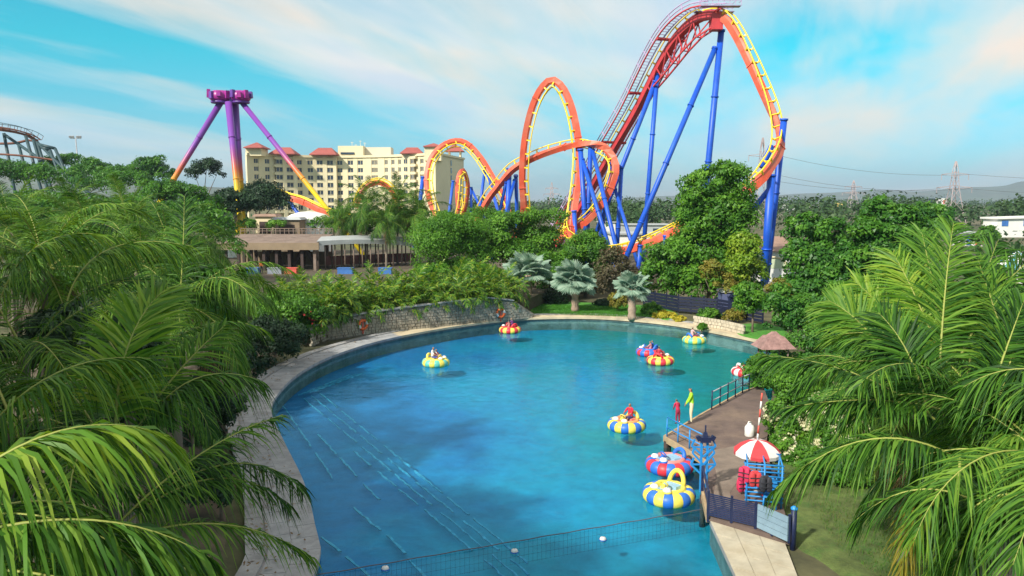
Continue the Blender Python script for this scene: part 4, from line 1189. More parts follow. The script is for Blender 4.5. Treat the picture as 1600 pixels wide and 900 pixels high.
# kiosks, dome and planter behind the pavilion
def kiosk(px, py, d, w, h, label, m_, rm, name='kiosk'):
    p = at(px, py, d); b0 = max(GZ, p.z - h); root = empty(name, (p.x, p.y, 1.5), 0, label, 'kiosk'); hh = p.z - 1.5
    mb = MB(); mb.box((0, 0, hh / 2), (w, w * .8, hh)); mb.build('wall', m_, root); mb = MB(); mb.box((0, 0, hh + .2), (w + .8, w * .8 + .8, .4), taper=.85); mb.build('roof', rm, root)
    mb = MB(); mb.box((0, -w * .4 - .04, hh * .72), (w * .6, .1, hh * .3)); mb.build('hatch', M_darkwood, root)
kiosk(418, 338, 135, 3.4, 3, 'small cream kiosk above the brown pavilion roof', M_cream, M_brownroof)
kiosk(366, 346, 130, 2.6, 3, 'small white kiosk at the left end of the pavilion', M_white, M_tan)
kiosk(452, 343, 132, 4.4, 3, 'wide tan kiosk below the white dome', M_tan, M_greyroof)
p = at(482, 346, 138); dome = empty('white_dome', (p.x, p.y, 1.5), 0, 'low white domed roof below the red coaster dip', 'dome'); mb = MB(); hh = p.z - 1.5
mb.lathe([(4.2, 0), (4.2, hh), (3.9, hh + .7), (2.9, hh + 1.3), (1.4, hh + 1.7), (.02, hh + 1.8)], 20); mb.build('shell', M_white, dome); mb = MB(); mb.lathe([(4.3, hh - .3), (4.45, hh - .3), (4.45, hh + .05), (4.3, hh + .05)], 20); mb.build('rim', M_greyroof, dome)
p = at(375, 338, 128); stt = empty('yellow_figure', (p.x, p.y, 1.5), 0, 'bright yellow post figure standing among the far left trees', 'statue'); hh = p.z - 1.5
mb = MB(); mb.lathe([(.35, 0), (.35, hh * .5), (.75, hh * .6), (.85, hh * .8), (.45, hh * .92), (.5, hh), (.3, hh + .5), (.02, hh + .6)], 12); mb.build('body', mat('bright_yellow', (.85, .62, .02), .5), stt)
# blue floats and crates at the water's edge of the pavilion
for px, py, w, m_, lb in ((395, 412, 2.2, M_bluepaint, 'blue crate under the left end of the pavilion'), (430, 411, 2.6, mat('grey_box', (.25, .27, .32), .7), 'grey box under the middle of the pavilion'), (455, 412, 2.2, M_redpaint, 'red crate near the pavilion steps'), (540, 420, 2.8, M_bluepaint, 'blue crate below the left of the curved shelter'), (602, 420, 2.4, M_bluepaint, 'blue crate below the right of the curved shelter')):
    p = at(px, py, 100); mb = MB(); r_ = empty('crate', (p.x, p.y, 1.55), 0, lb, 'crate'); mb.box((0, 0, .35), (w * .7, 1.0, .7)); mb.build('body', m_, r_); mb = MB(); mb.box((0, 0, .75), (w * .7 + .1, 1.1, .1)); mb.build('lid', m_, r_)
# ================================================================== VEGETATION
M_bark = mat('grey_bark', (.16, .12, .09), .95, .35, 2.0, .6, 12)
M_palmbark = mat('palm_bark', (.22, .18, .14), .95, .35, 1.2, .8, 10)
M_rachis = mat('frond_rib', (.30, .33, .07), .6, .15, 1.0)
L_palm = leafmat('palm_leaf', [(.016, .060, .008), (.042, .13, .012), (.085, .21, .020), (.155, .275, .028)], .24, .55, .25, objvar=.55)
L_palmlit = leafmat('lit_palm_leaf', [(.055, .15, .012), (.11, .25, .02), (.20, .34, .03), (.29, .39, .05)], .3, .5, .3)  # brighter yellow-green palm leaf, sunlight put into the colour of chosen fronds
L_palmy = leafmat('yellowed_palm_leaf', [(.16, .20, .02), (.30, .27, .03), (.38, .30, .05)], .32, .45)
L_green = leafmat('broad_leaf', [(.026, .092, .010), (.058, .175, .015), (.105, .26, .02), (.17, .34, .03)], .32, .5)
L_deep = leafmat('deep_green_leaf', [(.016, .075, .012), (.038, .14, .018), (.075, .215, .02), (.13, .29, .03)], .30, .45)
L_feather = leafmat('feathery_leaf', [(.030, .105, .010), (.068, .20, .015), (.115, .28, .02), (.18, .35, .03)], .34, .55)
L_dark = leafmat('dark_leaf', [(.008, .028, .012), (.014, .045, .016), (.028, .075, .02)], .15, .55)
L_lime = leafmat('lime_leaf', [(.10, .22, .015), (.19, .32, .02), (.30, .38, .03)], .3, .5)
L_areca = leafmat('areca_leaf', [(.020, .078, .008), (.050, .165, .01), (.11, .25, .015), (.27, .34, .025)], .3, .42, .45)
L_silver = leafmat('silver_leaf', [(.16, .27, .19), (.25, .37, .28), (.36, .47, .36)], .25, .6, .3, (1.1, 1.2, .9))
L_yellowb = leafmat('yellow_shrub_leaf', [(.25, .26, .02), (.45, .40, .03), (.62, .52, .06)], .25, .6)
L_croton = leafmat('croton_leaf', [(.20, .14, .02), (.24, .22, .03), (.08, .14, .02)], .25, .6)
L_brown = leafmat('dry_brown_leaf', [(.07, .06, .03), (.11, .09, .05), (.07, .11, .03)], .2, .7)
L_flower = leafmat('cream_flower', [(.55, .58, .30), (.70, .68, .42), (.80, .78, .58)], .25, .6, .3, (1.1, 1.05, .8))
L_redf = leafmat('red_flower', [(.40, .03, .03), (.55, .05, .05)], .2, .6, .3, (1.1, .8, .8))

PR = np.random.default_rng(11)
FV = []       # shared frond shapes, from upright to hanging
for i, (el, curl, L) in enumerate(((82, 40, 4.2), (70, 70, 4.5), (56, 85, 4.7), (42, 92, 4.8), (28, 92, 4.8), (12, 85, 4.6), (-8, 72, 4.3), (-30, 50, 3.9))):
    V, F, rn, mi = frond_geo(spine(R(el), L, R(curl)), 88, 1.12, .040, PR, .40 + .07 * i, face=(-math.sin(R(el)), 0, math.cos(R(el))) if el > 40 else None, rach=.04)
    FV.append(quads_mesh('frond', V, F, rn, [L_palm, M_rachis], mi))
L_dead = leafmat('dead_frond_leaf', [(.12, .07, .03), (.20, .13, .06), (.28, .20, .09)], .15, .7, .2, (1.2, 1.0, .7))
FD = []
for i, (el, curl, L) in enumerate(((-35, 50, 3.6), (-50, 36, 3.2))):
    V, F, rn, mi = frond_geo(spine(R(el), L, R(curl)), 52, .9, .03, PR, .9, rach=.035)
    FD.append(quads_mesh('frond', V, F, rn, [L_dead, M_bark], mi))
def palm_trunk(root, h, lean, r=.16):
    mb = MB(); n = 14; pts = [(lean[0] * (k / n) ** 1.6, lean[1] * (k / n) ** 1.6, h * k / n) for k in range(n + 1)]
    mb.tube(pts, [r * (1.5 if k == 0 else 1.05 - .25 * k / n) * (1.06 if k % 2 else .97) for k in range(n + 1)], 9); return mb.build('trunk', M_palmbark, root)
def palm(label, px, py, d, nf=22, seed=1, scale=1.0, lean=(.4, .3), group='coconut palms', only=None, ground=.25, name='coconut_palm', skip=None, vmin=0, keep=None):
    c = at(px, py, d); rg = random.Random(seed)
    root = empty(name, (c.x - lean[0], c.y - lean[1], ground), 0, label, 'palm tree', group)
    h = c.z - ground; palm_trunk(root, h, lean)
    for k in range(nf):
        v = min(7, vmin + int((8 - vmin) * (k + rg.random() * .6) / nf)); a = k * 2.39996 + rg.uniform(-.25, .25)
        if keep and not keep(v, a % (2 * math.pi)): continue
        o = link('frond', FV[v], root)
        o.location = (lean[0] + .12 * math.cos(a), lean[1] + .12 * math.sin(a), h); s = scale * rg.uniform(.85, 1.12)
        o.rotation_euler = (rg.uniform(-.25, .25), rg.uniform(-.12, .12), a); o.scale = (s, s, s)
    if nf >= 14:
        for k in range(3):
            o = link('dead_frond', FD[k % 2], root); o.location = (lean[0], lean[1], h - .1); o.rotation_euler = (rg.uniform(-.2, .2), 0, rg.uniform(0, 6.28)); o.scale = (scale,) * 3
    return root, Vector(root.location)
def efrond(root, org_, b, c, t, leaf=1.0, n=72, wid=.055, droop=.7, face=None, lm=None, rach=.04, seed=0, vee=.2, spread=(22, 62), t0=.12):
    rg = np.random.default_rng(seed + int(b[0]) * 7 + int(t[1]) * 13)
    n = int(n * 1.35); wid *= .74
    sp_ = [p - org_ for p in bez(at(*b), at(*c), at(*t))]
    V, F, rn, mi = frond_geo(sp_, n, leaf, wid, rg, droop, face, vee, rach, spread=spread, t0=t0)
    return link('frond', quads_mesh('frond', V, F, rn, [lm or L_palm, M_rachis], mi), root)
CAMF = (0, -1, .35)

# left, nearest first
pA, oA = palm('coconut palm at the lower left edge with a big lit frond', -190, 850, 8.6, 9, 3, .8, (-.3, .2), vmin=4)
efrond(pA, oA, (-170, 860, 8.4), (60, 600, 8.8), (262, 682, 9.8), 1.2, 60, .085, .8, seed=1, vee=.05, lm=L_palmlit)
efrond(pA, oA, (-170, 880, 8.2), (130, 745, 8.4), (330, 872, 9.0), 1.05, 66, .07, .9, seed=2, vee=.05)
efrond(pA, oA, (-170, 900, 8.2), (60, 860, 8.0), (260, 960, 8.2), 1.0, 60, .055, 1.0, seed=3)
pB, oB = palm('coconut palm with a broad bright upright frond, lower left', 170, 710, 14, 9, 5, .8, (.3, -.3), vmin=3, keep=lambda v, a: math.cos(a) < .35)
efrond(pB, oB, (181, 690, 13.6), (176, 520, 13.6), (258, 452, 14.8), 1.2, 80, .075, .25, CAMF, seed=4, lm=L_palmlit)
efrond(pB, oB, (-60, 740, 12.2), (40, 540, 12.4), (235, 560, 13.4), 1.15, 74, .055, .95, seed=5)
efrond(pB, oB, (205, 690, 13.8), (255, 590, 14.2), (352, 508, 15.4), .95, 66, .055, .4, CAMF, seed=6)
efrond(pB, oB, (200, 720, 14), (270, 540, 14), (410, 596, 15), 1.0, 70, .05, .9, seed=7)
efrond(pB, oB, (190, 700, 13.4), (120, 640, 13), (20, 690, 12.6), 1.0, 70, .05, .8, seed=8)
pC, oC = palm('coconut palm reaching drooping fronds over the left promenade', 165, 850, 12.6, 10, 9, .66, (.2, -.2), vmin=4, keep=lambda v, a: math.cos(a) < .2)
efrond(pC, oC, (170, 835, 12.6), (300, 690, 13.2), (442, 648, 15), .85, 66, .05, .7, seed=9)
efrond(pC, oC, (175, 840, 12.6), (330, 680, 13.2), (456, 792, 14.6), .85, 66, .05, .8, seed=10)
efrond(pC, oC, (175, 850, 12.4), (350, 775, 12.8), (490, 872, 14), .75, 66, .048, .7, seed=11)
efrond(pC, oC, (170, 830, 12.8), (360, 655, 13.6), (474, 764, 15.4), .9, 66, .05, .8, seed=12)
efrond(pC, oC, (165, 850, 12.2), (260, 830, 11.8), (330, 940, 11.6), .9, 60, .05, .8, seed=13)
pD, oD = palm('large coconut palm crown at the left edge, mid height', 40, 550, 19, 11, 14, .95, (.4, .2), vmin=2)
efrond(pD, oD, (-10, 520, 18.5), (15, 330, 19), (190, 372, 20), 1.3, 76, .06, .9, seed=14)
efrond(pD, oD, (105, 470, 18), (140, 350, 18.6), (300, 385, 19.6), 1.2, 74, .055, .9, seed=15)
pE, oE = palm('slim coconut palm with a tall narrow upright frond, left', 282, 475, 29, 18, 17, .9, (.3, .2), vmin=2)
efrond(pE, oE, (281, 470, 28.6), (287, 400, 28.6), (288, 306, 29.6), 1.25, 70, .07, .35, CAMF, seed=16)
efrond(pE, oE, (280, 470, 28.6), (330, 440, 28.6), (378, 420, 29.6), 1.2, 66, .06, .7, seed=17)
pF, oF = palm('coconut palm in front of the slim palm, dark shaded crown', 205, 590, 21, 10, 23, .8, (.2, .2), vmin=2)
for i, (lb, x, y, d, s, sc, vm) in enumerate((
    ('shaded coconut palm at the left edge above the lit frond', 20, 660, 14.5, 31, .8, 3), 
    ('upper left coconut palm with pale feathery crown', 70, 420, 30, 37, 1.05, 1), ('coconut palm behind the slim upright frond', 215, 420, 38, 39, 1.0, 1), ('coconut palm in the left middle distance', 140, 380, 46, 41, 1.05, 1),
    ('coconut palm beside the left end of the pavilion', 338, 455, 44, 43, .75, 3), ('coconut palm on the left skyline below the old coaster', 20, 362, 52, 45, 1.1, 0), ('coconut palm below the pendulum ride left leg', 262, 372, 58, 47, 1.0, 1),
    ('coconut palm between the left skyline palms', 200, 348, 70, 49, 1.1, 0), ('coconut palm on the left skyline under the floodlight mast', 110, 340, 72, 51, 1.05, 0), ('coconut palm close to the pavilion roof end', 312, 395, 60, 53, .85, 2))):
    palm(lb, x, y, d, 13 if d < 20 else 20, s, sc, (.3, .2), vmin=vm)
# big shade trees outside the left edge of the view: their crowns shade the left palms and the promenade
for i, (x, y, h, lb) in enumerate(((-13.2, 6.2, 14.5, 'tall shade tree outside the left edge, closest to the camera'), (-17.8, 13.0, 14.5, 'tall shade tree outside the left edge, behind the closest'), (-14.8, 10.5, 10, 'spreading shade tree outside the left edge, nearest the camera'), (-17.5, 15.5, 10, 'spreading shade tree outside the left edge, second'), (-20.5, 21.5, 10, 'spreading shade tree outside the left edge, third'), (-26, 29, 10.5, 'spreading shade tree outside the left edge, fourth'))):
    rr = random.Random(950 + i); bb = [(rr.uniform(-3.1, 3.1), rr.uniform(-3.4, 3.4), h + rr.uniform(-1.2, 1.2), rr.uniform(1.7, 2.6), rr.uniform(1.7, 2.6), 1.2) for _ in range(9 if h > 14 else 13)]
    tree('shade_tree', lb, 'tree', (x, y, GZ), bb, 15000, .36, L_deep, M_bark, h, .3, 960 + i, 'shade trees outside the view')
# right-hand group
pR, oR = palm('big coconut palm filling the right side of the view', 1550, 660, 15.5, 34, 61, .9, (.2, .3), vmin=2, keep=lambda v, a: v < 4 or math.cos(a) > .1)
for i, a in enumerate((((1467, 600, 16.6), (1474, 450, 17), (1490, 348, 18.4), 1.25, .3, CAMF), ((1490, 610, 18), (1430, 450, 18.4), (1395, 395, 19.4), 1.25, .4, CAMF), ((1495, 605, 18.4), (1455, 430, 18.8), (1440, 362, 19.8), 1.25, .35, CAMF), ((1510, 605, 18), (1530, 440, 18.4), (1560, 375, 19.4), 1.25, .4, CAMF), ((1480, 620, 18.4), (1390, 480, 18.8), (1335, 440, 19.4), 1.2, .45, CAMF), ((1520, 630, 16), (1440, 520, 16.2), (1330, 530, 16.6), 1.1, .6, None), ((1540, 640, 16), (1580, 520, 16.4), (1600, 470, 17), 1.2, .4, CAMF), ((1395, 575, 17.5), (1355, 500, 17.6), (1296, 470, 18.2), 1.1, .3, CAMF), ((1450, 650, 15.6), (1432, 545, 15.6), (1372, 488, 16.4), 1.1, .3, CAMF),
        ((1460, 655, 15.2), (1340, 560, 15.2), (1192, 556, 15.8), .95, .7, None), ((1515, 730, 13.8), (1365, 620, 13.8), (1206, 770, 14.4), .9, .85, None), ((1470, 640, 15), (1360, 610, 14.8), (1215, 640, 15.2), .8, .75, None),
        ((1700, 610, 14), (1600, 545, 14), (1505, 605, 14.2), 1.1, .8, None), ((1592, 600, 17), (1553, 480, 17.4), (1528, 405, 18.2), 1.15, .35, CAMF), ((1500, 560, 17.4), (1550, 445, 17.6), (1625, 395, 18.4), 1.1, .45, CAMF),
        ((1545, 660, 15), (1600, 580, 15), (1700, 660, 15), 1.1, .8, None), ((1530, 660, 14.8), (1560, 590, 14.4), (1590, 690, 13.8), 1.0, .9, None))):
    efrond(pR, oR, a[0], a[1], a[2], a[3], 80, .062, a[4] * .85, a[5], seed=20 + i, lm=L_palmlit if i in (1, 4) else None)
pS, oS = palm('lower coconut palm with a yellowing hanging frond, bottom right', 1590, 810, 12.4, 9, 71, .7, (.2, .3), vmin=3, keep=lambda v, a: math.cos(a) > .1)
for i, a in enumerate((((1640, 800, 11.6), (1530, 715, 11.6), (1465, 885, 12.2), .95, .75), ((1565, 810, 12.6), (1440, 715, 12.8), (1335, 815, 13.4), .85, .7), ((1560, 830, 12), (1600, 760, 11.6), (1660, 900, 11.4), .9, .8), ((1500, 715, 13.4), (1500, 740, 13), (1490, 830, 12.8), .8, .5), ((1570, 700, 13.4), (1590, 640, 13), (1640, 760, 12.4), .95, .8))):
    efrond(pS, oS, a[0], a[1], a[2], a[3], 66, .056, a[4], None, seed=40 + i)
efrond(pS, oS, (1470, 770, 13), (1418, 770, 13), (1410, 905, 13), .7, 60, .05, .5, None, L_palmy, seed=50)
for lb, x, y, d, s, sc, vm in (('coconut palm behind the big right palm, top right', 1585, 575, 21, 73, .95, 2), ('shaded coconut palm crown at the right edge, lower middle', 1650, 720, 13, 75, .8, 3), ('coconut palm behind the flowering shrubs on the right', 1430, 640, 22, 77, .8, 2)):
    palm(lb, x, y, d, 20, s, sc, (.2, .2), vmin=vm)
# palms of the middle distance
for lb, x, y, d, s, sc in (('mid distance palm left of the small coaster arch', 572, 322, 112, 81, 1.05), ('mid distance palm in front of the small coaster arch', 622, 318, 116, 83, 1.05), ('mid distance palm beside the corkscrew column', 655, 336, 112, 85, .9), ('mid distance palm above the curved shelter', 535, 346, 116, 87, .75), ('short palm over the curved shelter end', 605, 345, 110, 89, .85)):
    palm(lb, x, y, d, 24, s, sc * 1.15, (.2, .2), 'palms of the middle distance', ground=1.5)

# silver fan palms on the far lawn
def fan_leaf(seed):
    rg = np.random.default_rng(seed); n = 26; V = []; F = []; rn = []
    for k in range(n):
        a = R(-128 + 256 * k / (n - 1)); hw = R(256 / (n - 1) / 2) * 1.02; L = 1.0 * rg.uniform(.9, 1.08)
        def P(r, an, z): return (r * math.cos(an), r * math.sin(an), z)
        zf = .06; b = len(V)
        for r, w, s in ((.03, .1, 0), (.62, 1, 1), (L, .12, .6)):
            cz = -.30 * (r ** 2)
            V += [P(r, a - hw * w, cz - zf * s), P(r, a, cz + zf * s), P(r, a + hw * w, cz - zf * s)]
        for q in range(2):
            for j in range(2): F.append([b + q * 3 + j, b + q * 3 + j + 1, b + q * 3 + j + 4, b + q * 3 + j + 3])
        rn += [rg.random()] * 9
    b = len(V)
    for x, w in ((-1.0, .035), (.1, .02)): V += [(x, -w, 0), (x, w, 0), (x, 0, -w)]
    for j in range(3): F.append([b + j, b + (j + 1) % 3, b + 3 + (j + 1) % 3, b + 3 + j])
    rn += [.5] * 6
    return quads_mesh('fan_leaf', V, F, rn, [L_silver])
fans = [fan_leaf(s) for s in (1, 2, 3)]
def silver(label, px, py, base_y, d, sc, seed, nl=22):
    c = at(px, py, d); rg = random.Random(seed); root = empty('silver_fan_palm', (c.x, c.y, GZ + .1), rg.uniform(0, 6), label, 'palm tree', 'silver fan palms on the far lawn'); h = c.z - GZ - .1
    mb = MB(); n = 9
    mb.tube([(0, 0, h * k / n) for k in range(n + 1)], [.36 * (1.15 if k % 2 else .95) * (1 - .15 * k / n) for k in range(n + 1)], 9); mb.build('trunk', mat('pinkish_palm_bark', (.38, .27, .20), .95, .3, 2, .6, 10), root)
    for k in range(nl):
        el = R(78 - 95 * (k + .3) / nl); a = k * 2.4 + rg.uniform(-.2, .2); r_ = 1.1 * sc
        o = link('fan_leaf', rg.choice(fans), root); o.location = (math.cos(a) * math.cos(el) * r_, math.sin(a) * math.cos(el) * r_, h + math.sin(el) * r_)
        o.rotation_euler = (rg.uniform(-.5, .5), -el + rg.uniform(-.15, .35), a); s = sc * rg.uniform(.85, 1.15); o.scale = (s, s, s)
silver('silver fan palm standing free on the lawn with a clear trunk', 899, 441, 480, 74, 1.12, 3, 24)
silver('silver fan palm at the right end of the lawn', 988, 452, 492, 69, .9, 5, 20)
silver('silver fan palm half hidden by the hedge end', 826, 430, 480, 78, 1.3, 7, 22)

# areca hedge on the terrace
def areca_frond(seed, el, curl, L):
    rg = np.random.default_rng(seed)
    V, F, rn, mi = frond_geo(spine(R(el), L, R(curl), 9), 22, .62, .075, rg, .35, (-math.sin(R(el)), 0, math.cos(R(el))), .45, .03, .18, (28, 60))
    return quads_mesh('frond', V, F, rn, [L_areca, M_rachis], mi)
AF = [areca_frond(100 + i, e, c, l) for i, (e, c, l) in enumerate(((84, 45, 2.5), (72, 80, 2.6), (58, 100, 2.5), (44, 110, 2.3), (30, 100, 2.0), (66, 120, 2.4)))]
M_cane = mat('areca_cane', (.30, .30, .08), .7, .25, 3)
def areca(x, y, z, sc, seed, label, group, nf=26):
    rg = random.Random(seed); root = empty('areca_palm', (x, y, z), rg.uniform(0, 6.28), label, 'palm bush', group)
    mb = MB()
    for k in range(7):
        a = k * 2.4; r_ = .22 * math.sqrt(k); mb.tube([(r_ * math.cos(a), r_ * math.sin(a), -.2), (r_ * 1.8 * math.cos(a), r_ * 1.8 * math.sin(a), .9 * sc)], .035, 5)
    mb.build('canes', M_cane, root)
    for k in range(nf):
        a = k * 2.39996 + rg.uniform(-.3, .3); o = link('frond', AF[min(5, int(6 * (k + rg.random()) / nf))], root); r_ = .35 * rg.random()
        o.location = (r_ * math.cos(a), r_ * math.sin(a), rg.uniform(.2, 1.0) * sc); s = sc * rg.uniform(.8, 1.2); o.scale = (s, s, s); o.rotation_euler = (rg.uniform(-.3, .3), rg.uniform(-.15, .2), a)
ORD = 'first second third fourth fifth sixth seventh eighth ninth tenth eleventh twelfth thirteenth'.split()
k = 0
def wall_at(f):
    f = f * (len(wl_base) - 2); i = min(int(f), len(wl_base) - 3); return wl_base[i].lerp(wl_base[i + 1], f - i)
for row, (dy, sc, nn_) in enumerate(((1.2, .86, 13), (3.2, 1.05, 12), (5.4, 1.15, 11))):
    for i in range(nn_):
        f = (i + (.5 if row % 2 else .2)) / nn_; p = wall_at(f)
        areca(p.x + rng.uniform(-.3, .3), p.y + dy + rng.uniform(-.3, .3), 1.5, sc * rng.uniform(.9, 1.12), 200 + k, '%s areca palm clump from the left in the %s row of the wall hedge' % (ORD[i], ('front', 'middle', 'back')[row]), 'areca palms of the hedge above the wall'); k += 1
for i, (px, d) in enumerate(((405, 66), (430, 69), (455, 70), (478, 72), (500, 74), (385, 62), (445, 64)), 0):
    p = at(px, 450, d); areca(p.x, p.y, 1.4, rng.uniform(.85, 1.1), 300 + i, '%s loose areca palm clump before the pavilion, counted along the hedge end' % ORD[i], 'areca palms at the hedge left end')

# broad-leaved trees and bushes; a blob is (x, y, z, rx, ry, rz) round the trunk foot
def bl(d, items):
    """items in photo terms: (px, py, half width px, half height px) -> blobs at depth d relative to the first base point"""
    return items
def ptree(name, label, cat, base, d, items, n, size, lm, r=.22, seed=1, group=None, gz=GZ, bark=None, **kw):
    n = int(n * 1.25)
    b = at(base, 450, d); loc = Vector((b.x, d, gz)); rg = random.Random(seed); out = []
    for px, py, hw, hh in items:
        c = at(px, py, d); w, h = hw * 1.12 * d / FPX, hh * 1.12 * d / FPX
        out.append((c.x - loc.x, rg.uniform(-.35, .35) * w, c.z - loc.z, w, w * rg.uniform(.8, 1.0), h))
    H = max(o[2] for o in out)
    return tree(name, label, cat, loc, out, n, size, lm, bark or M_bark, H, r, seed, group, **kw)
ptree('tall_tree', 'tall dense tree hiding the foot of the coaster drop', 'tree', 1112, 78, [(1095, 300, 28, 34), (1140, 290, 32, 30), (1118, 335, 50, 34), (1150, 360, 28, 36), (1085, 350, 22, 30), (1110, 390, 52, 36), (1060, 415, 42, 36), (1150, 425, 42, 38), (1030, 440, 28, 28), (1090, 450, 46, 28), (1178, 440, 22, 30), (1120, 275, 26, 22)], 52000, .34, L_green, .42, 3, clump=26, cr=.34)
ptree('lime_tree', 'yellow green young tree against the right of the tall tree', 'tree', 1165, 74, [(1165, 400, 24, 30), (1150, 428, 18, 20), (1180, 425, 15, 22), (1158, 378, 12, 14)], 5200, .28, L_lime, .12, 5)
ptree('croton_tree', 'small reddish yellow tree below the tall tree', 'tree', 1115, 72, [(1112, 424, 14, 18), (1130, 440, 14, 14), (1142, 450, 12, 12)], 2200, .26, L_croton, .08, 6)
ptree('sapling', 'slim sapling with a bare trunk on the small lawn', 'tree', 1178, 62, [(1172, 462, 24, 18), (1190, 475, 22, 18), (1160, 482, 16, 12)], 4200, .26, L_green, .09, 7, fork=.8)
ptree('feather_tree', 'feathery light green tree above the left half of the hedge', 'tree', 690, 92, [(690, 375, 44, 34), (672, 412, 22, 18), (730, 370, 36, 30), (705, 352, 26, 18), (720, 405, 40, 26), (676, 380, 20, 18)], 26000, .30, L_feather, .25, 8, gz=1.5, wid=.35, clump=22)
ptree('layered_tree', 'flat layered green tree in front of the big loop foot', 'tree', 815, 95, [(800, 352, 40, 12), (850, 340, 30, 11), (770, 370, 34, 13), (840, 372, 38, 13), (820, 396, 46, 14), (790, 388, 30, 12), (865, 392, 24, 12)], 22000, .32, L_green, .25, 9, gz=1.5, clump=22, up=.8)
ptree('feather_tree', 'feathery tree beside the foot of the vertical loop', 'tree', 752, 100, [(752, 352, 26, 22), (775, 345, 20, 16), (740, 378, 30, 22), (765, 395, 28, 24)], 13000, .30, L_feather, .2, 10, gz=1.5, wid=.35)
ptree('round_tree', 'round bushy dark green tree left of the lowest coaster track', 'tree', 915, 86, [(915, 395, 34, 26), (895, 415, 24, 22), (938, 412, 24, 22), (918, 375, 20, 14), (905, 440, 30, 20)], 15000, .28, L_green, .2, 11)
ptree('dry_bush', 'brownish half bare bush behind the lawn', 'bush', 955, 82, [(955, 420, 26, 26), (975, 440, 22, 22), (935, 445, 18, 20)], 5200, .26, L_brown, .1, 12)
ptree('bush', 'green bush between hedge and silver palm', 'bush', 872, 84, [(860, 420, 28, 22), (880, 440, 24, 22), (845, 440, 24, 20)], 9000, .28, L_green, .12, 13)
ptree('bush', 'dense green bush over the middle of the hedge', 'bush', 610, 90, [(665, 432, 26, 14), (700, 430, 34, 18), (745, 430, 32, 18), (668, 432, 18, 14)], 12000, .28, L_feather, .12, 14, gz=1.5, wid=.4)
ptree('bush', 'mixed green bush mass above the curved shelter', 'bush', 520, 120, [(500, 354, 18, 12), (525, 345, 20, 16), (548, 352, 22, 16), (590, 352, 26, 16), (630, 350, 28, 18), (660, 345, 18, 16), (570, 340, 16, 14)], 15000, .36, L_green, .16, 15, gz=1.5)
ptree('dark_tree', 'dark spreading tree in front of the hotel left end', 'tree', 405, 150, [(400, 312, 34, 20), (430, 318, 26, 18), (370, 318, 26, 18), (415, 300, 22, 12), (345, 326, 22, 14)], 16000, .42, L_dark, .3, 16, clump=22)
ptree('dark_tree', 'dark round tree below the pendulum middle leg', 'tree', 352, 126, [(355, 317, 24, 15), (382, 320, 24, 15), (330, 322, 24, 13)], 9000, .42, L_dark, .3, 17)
ptree('skyline_tree', 'bushy tree on the skyline left of the pendulum ride', 'tree', 235, 190, [(228, 262, 18, 12), (248, 258, 16, 12), (215, 270, 16, 10), (252, 272, 18, 10)], 7000, .5, L_deep, .3, 18)
ptree('skyline_tree', 'umbrella shaped tree on the skyline below the left pendulum leg', 'tree', 322, 190, [(322, 262, 20, 9), (340, 270, 12, 8), (305, 272, 14, 8)], 4500, .5, L_dark, .3, 19, up=.8)
ptree('skyline_tree', 'tree under the floodlight mast on the left skyline', 'tree', 110, 180, [(108, 255, 18, 14), (135, 264, 22, 12), (160, 268, 20, 12), (185, 272, 20, 10), (85, 262, 20, 12)], 9000, .5, L_deep, .3, 20)
ptree('skyline_tree', 'dark tree clump below the old coaster at the left edge', 'tree', 20, 150, [(0, 270, 40, 16), (50, 272, 34, 14), (-40, 262, 30, 18), (95, 278, 30, 14), (150, 285, 34, 14), (210, 288, 34, 13), (260, 296, 26, 12)], 18000, .45, L_deep, .3, 21, clump=22)
# right-hand trees
ptree('mango_tree', 'pointed dark green tree rising right of the coaster', 'tree', 1385, 66, [(1378, 335, 26, 22), (1376, 318, 12, 14), (1400, 350, 30, 24), (1355, 370, 32, 26), (1395, 390, 42, 30), (1345, 410, 34, 30), (1400, 430, 44, 30), (1430, 365, 24, 24)], 30000, .36, L_deep, .32, 22, clump=22, cr=.36)
ptree('mango_tree', 'broad dark green tree left of the pointed tree', 'tree', 1275, 68, [(1262, 360, 28, 18), (1295, 365, 28, 20), (1250, 400, 28, 26), (1290, 410, 40, 32), (1260, 445, 34, 28), (1310, 450, 40, 30)], 24000, .34, L_deep, .3, 23, clump=20, cr=.36)
ptree('round_tree', 'far round tree between the pointed tree and the white tower', 'tree', 1445, 88, [(1435, 335, 26, 12), (1462, 335, 20, 11), (1450, 355, 30, 16), (1425, 352, 20, 14)], 10000, .34, L_deep, .25, 24)
ptree('round_tree', 'small round tree left of the white hall', 'tree', 1545, 170, [(1542, 366, 11, 11), (1553, 372, 12, 9), (1530, 374, 10, 8)], 4000, .45, L_green, .2, 25)
ptree('bush', 'wide dark bush below the broad tree on the right', 'bush', 1240, 56, [(1215, 470, 22, 24), (1250, 490, 34, 26), (1290, 500, 40, 30), (1330, 490, 36, 30), (1225, 510, 24, 20)], 20000, .26, L_deep, .15, 26, clump=20)
ptree('bush', 'light green bush with yellow tips beside the arched pavilion', 'bush', 1218, 66, [(1215, 452, 14, 14), (1228, 462, 14, 16)], 2600, .24, L_croton, .08, 27)
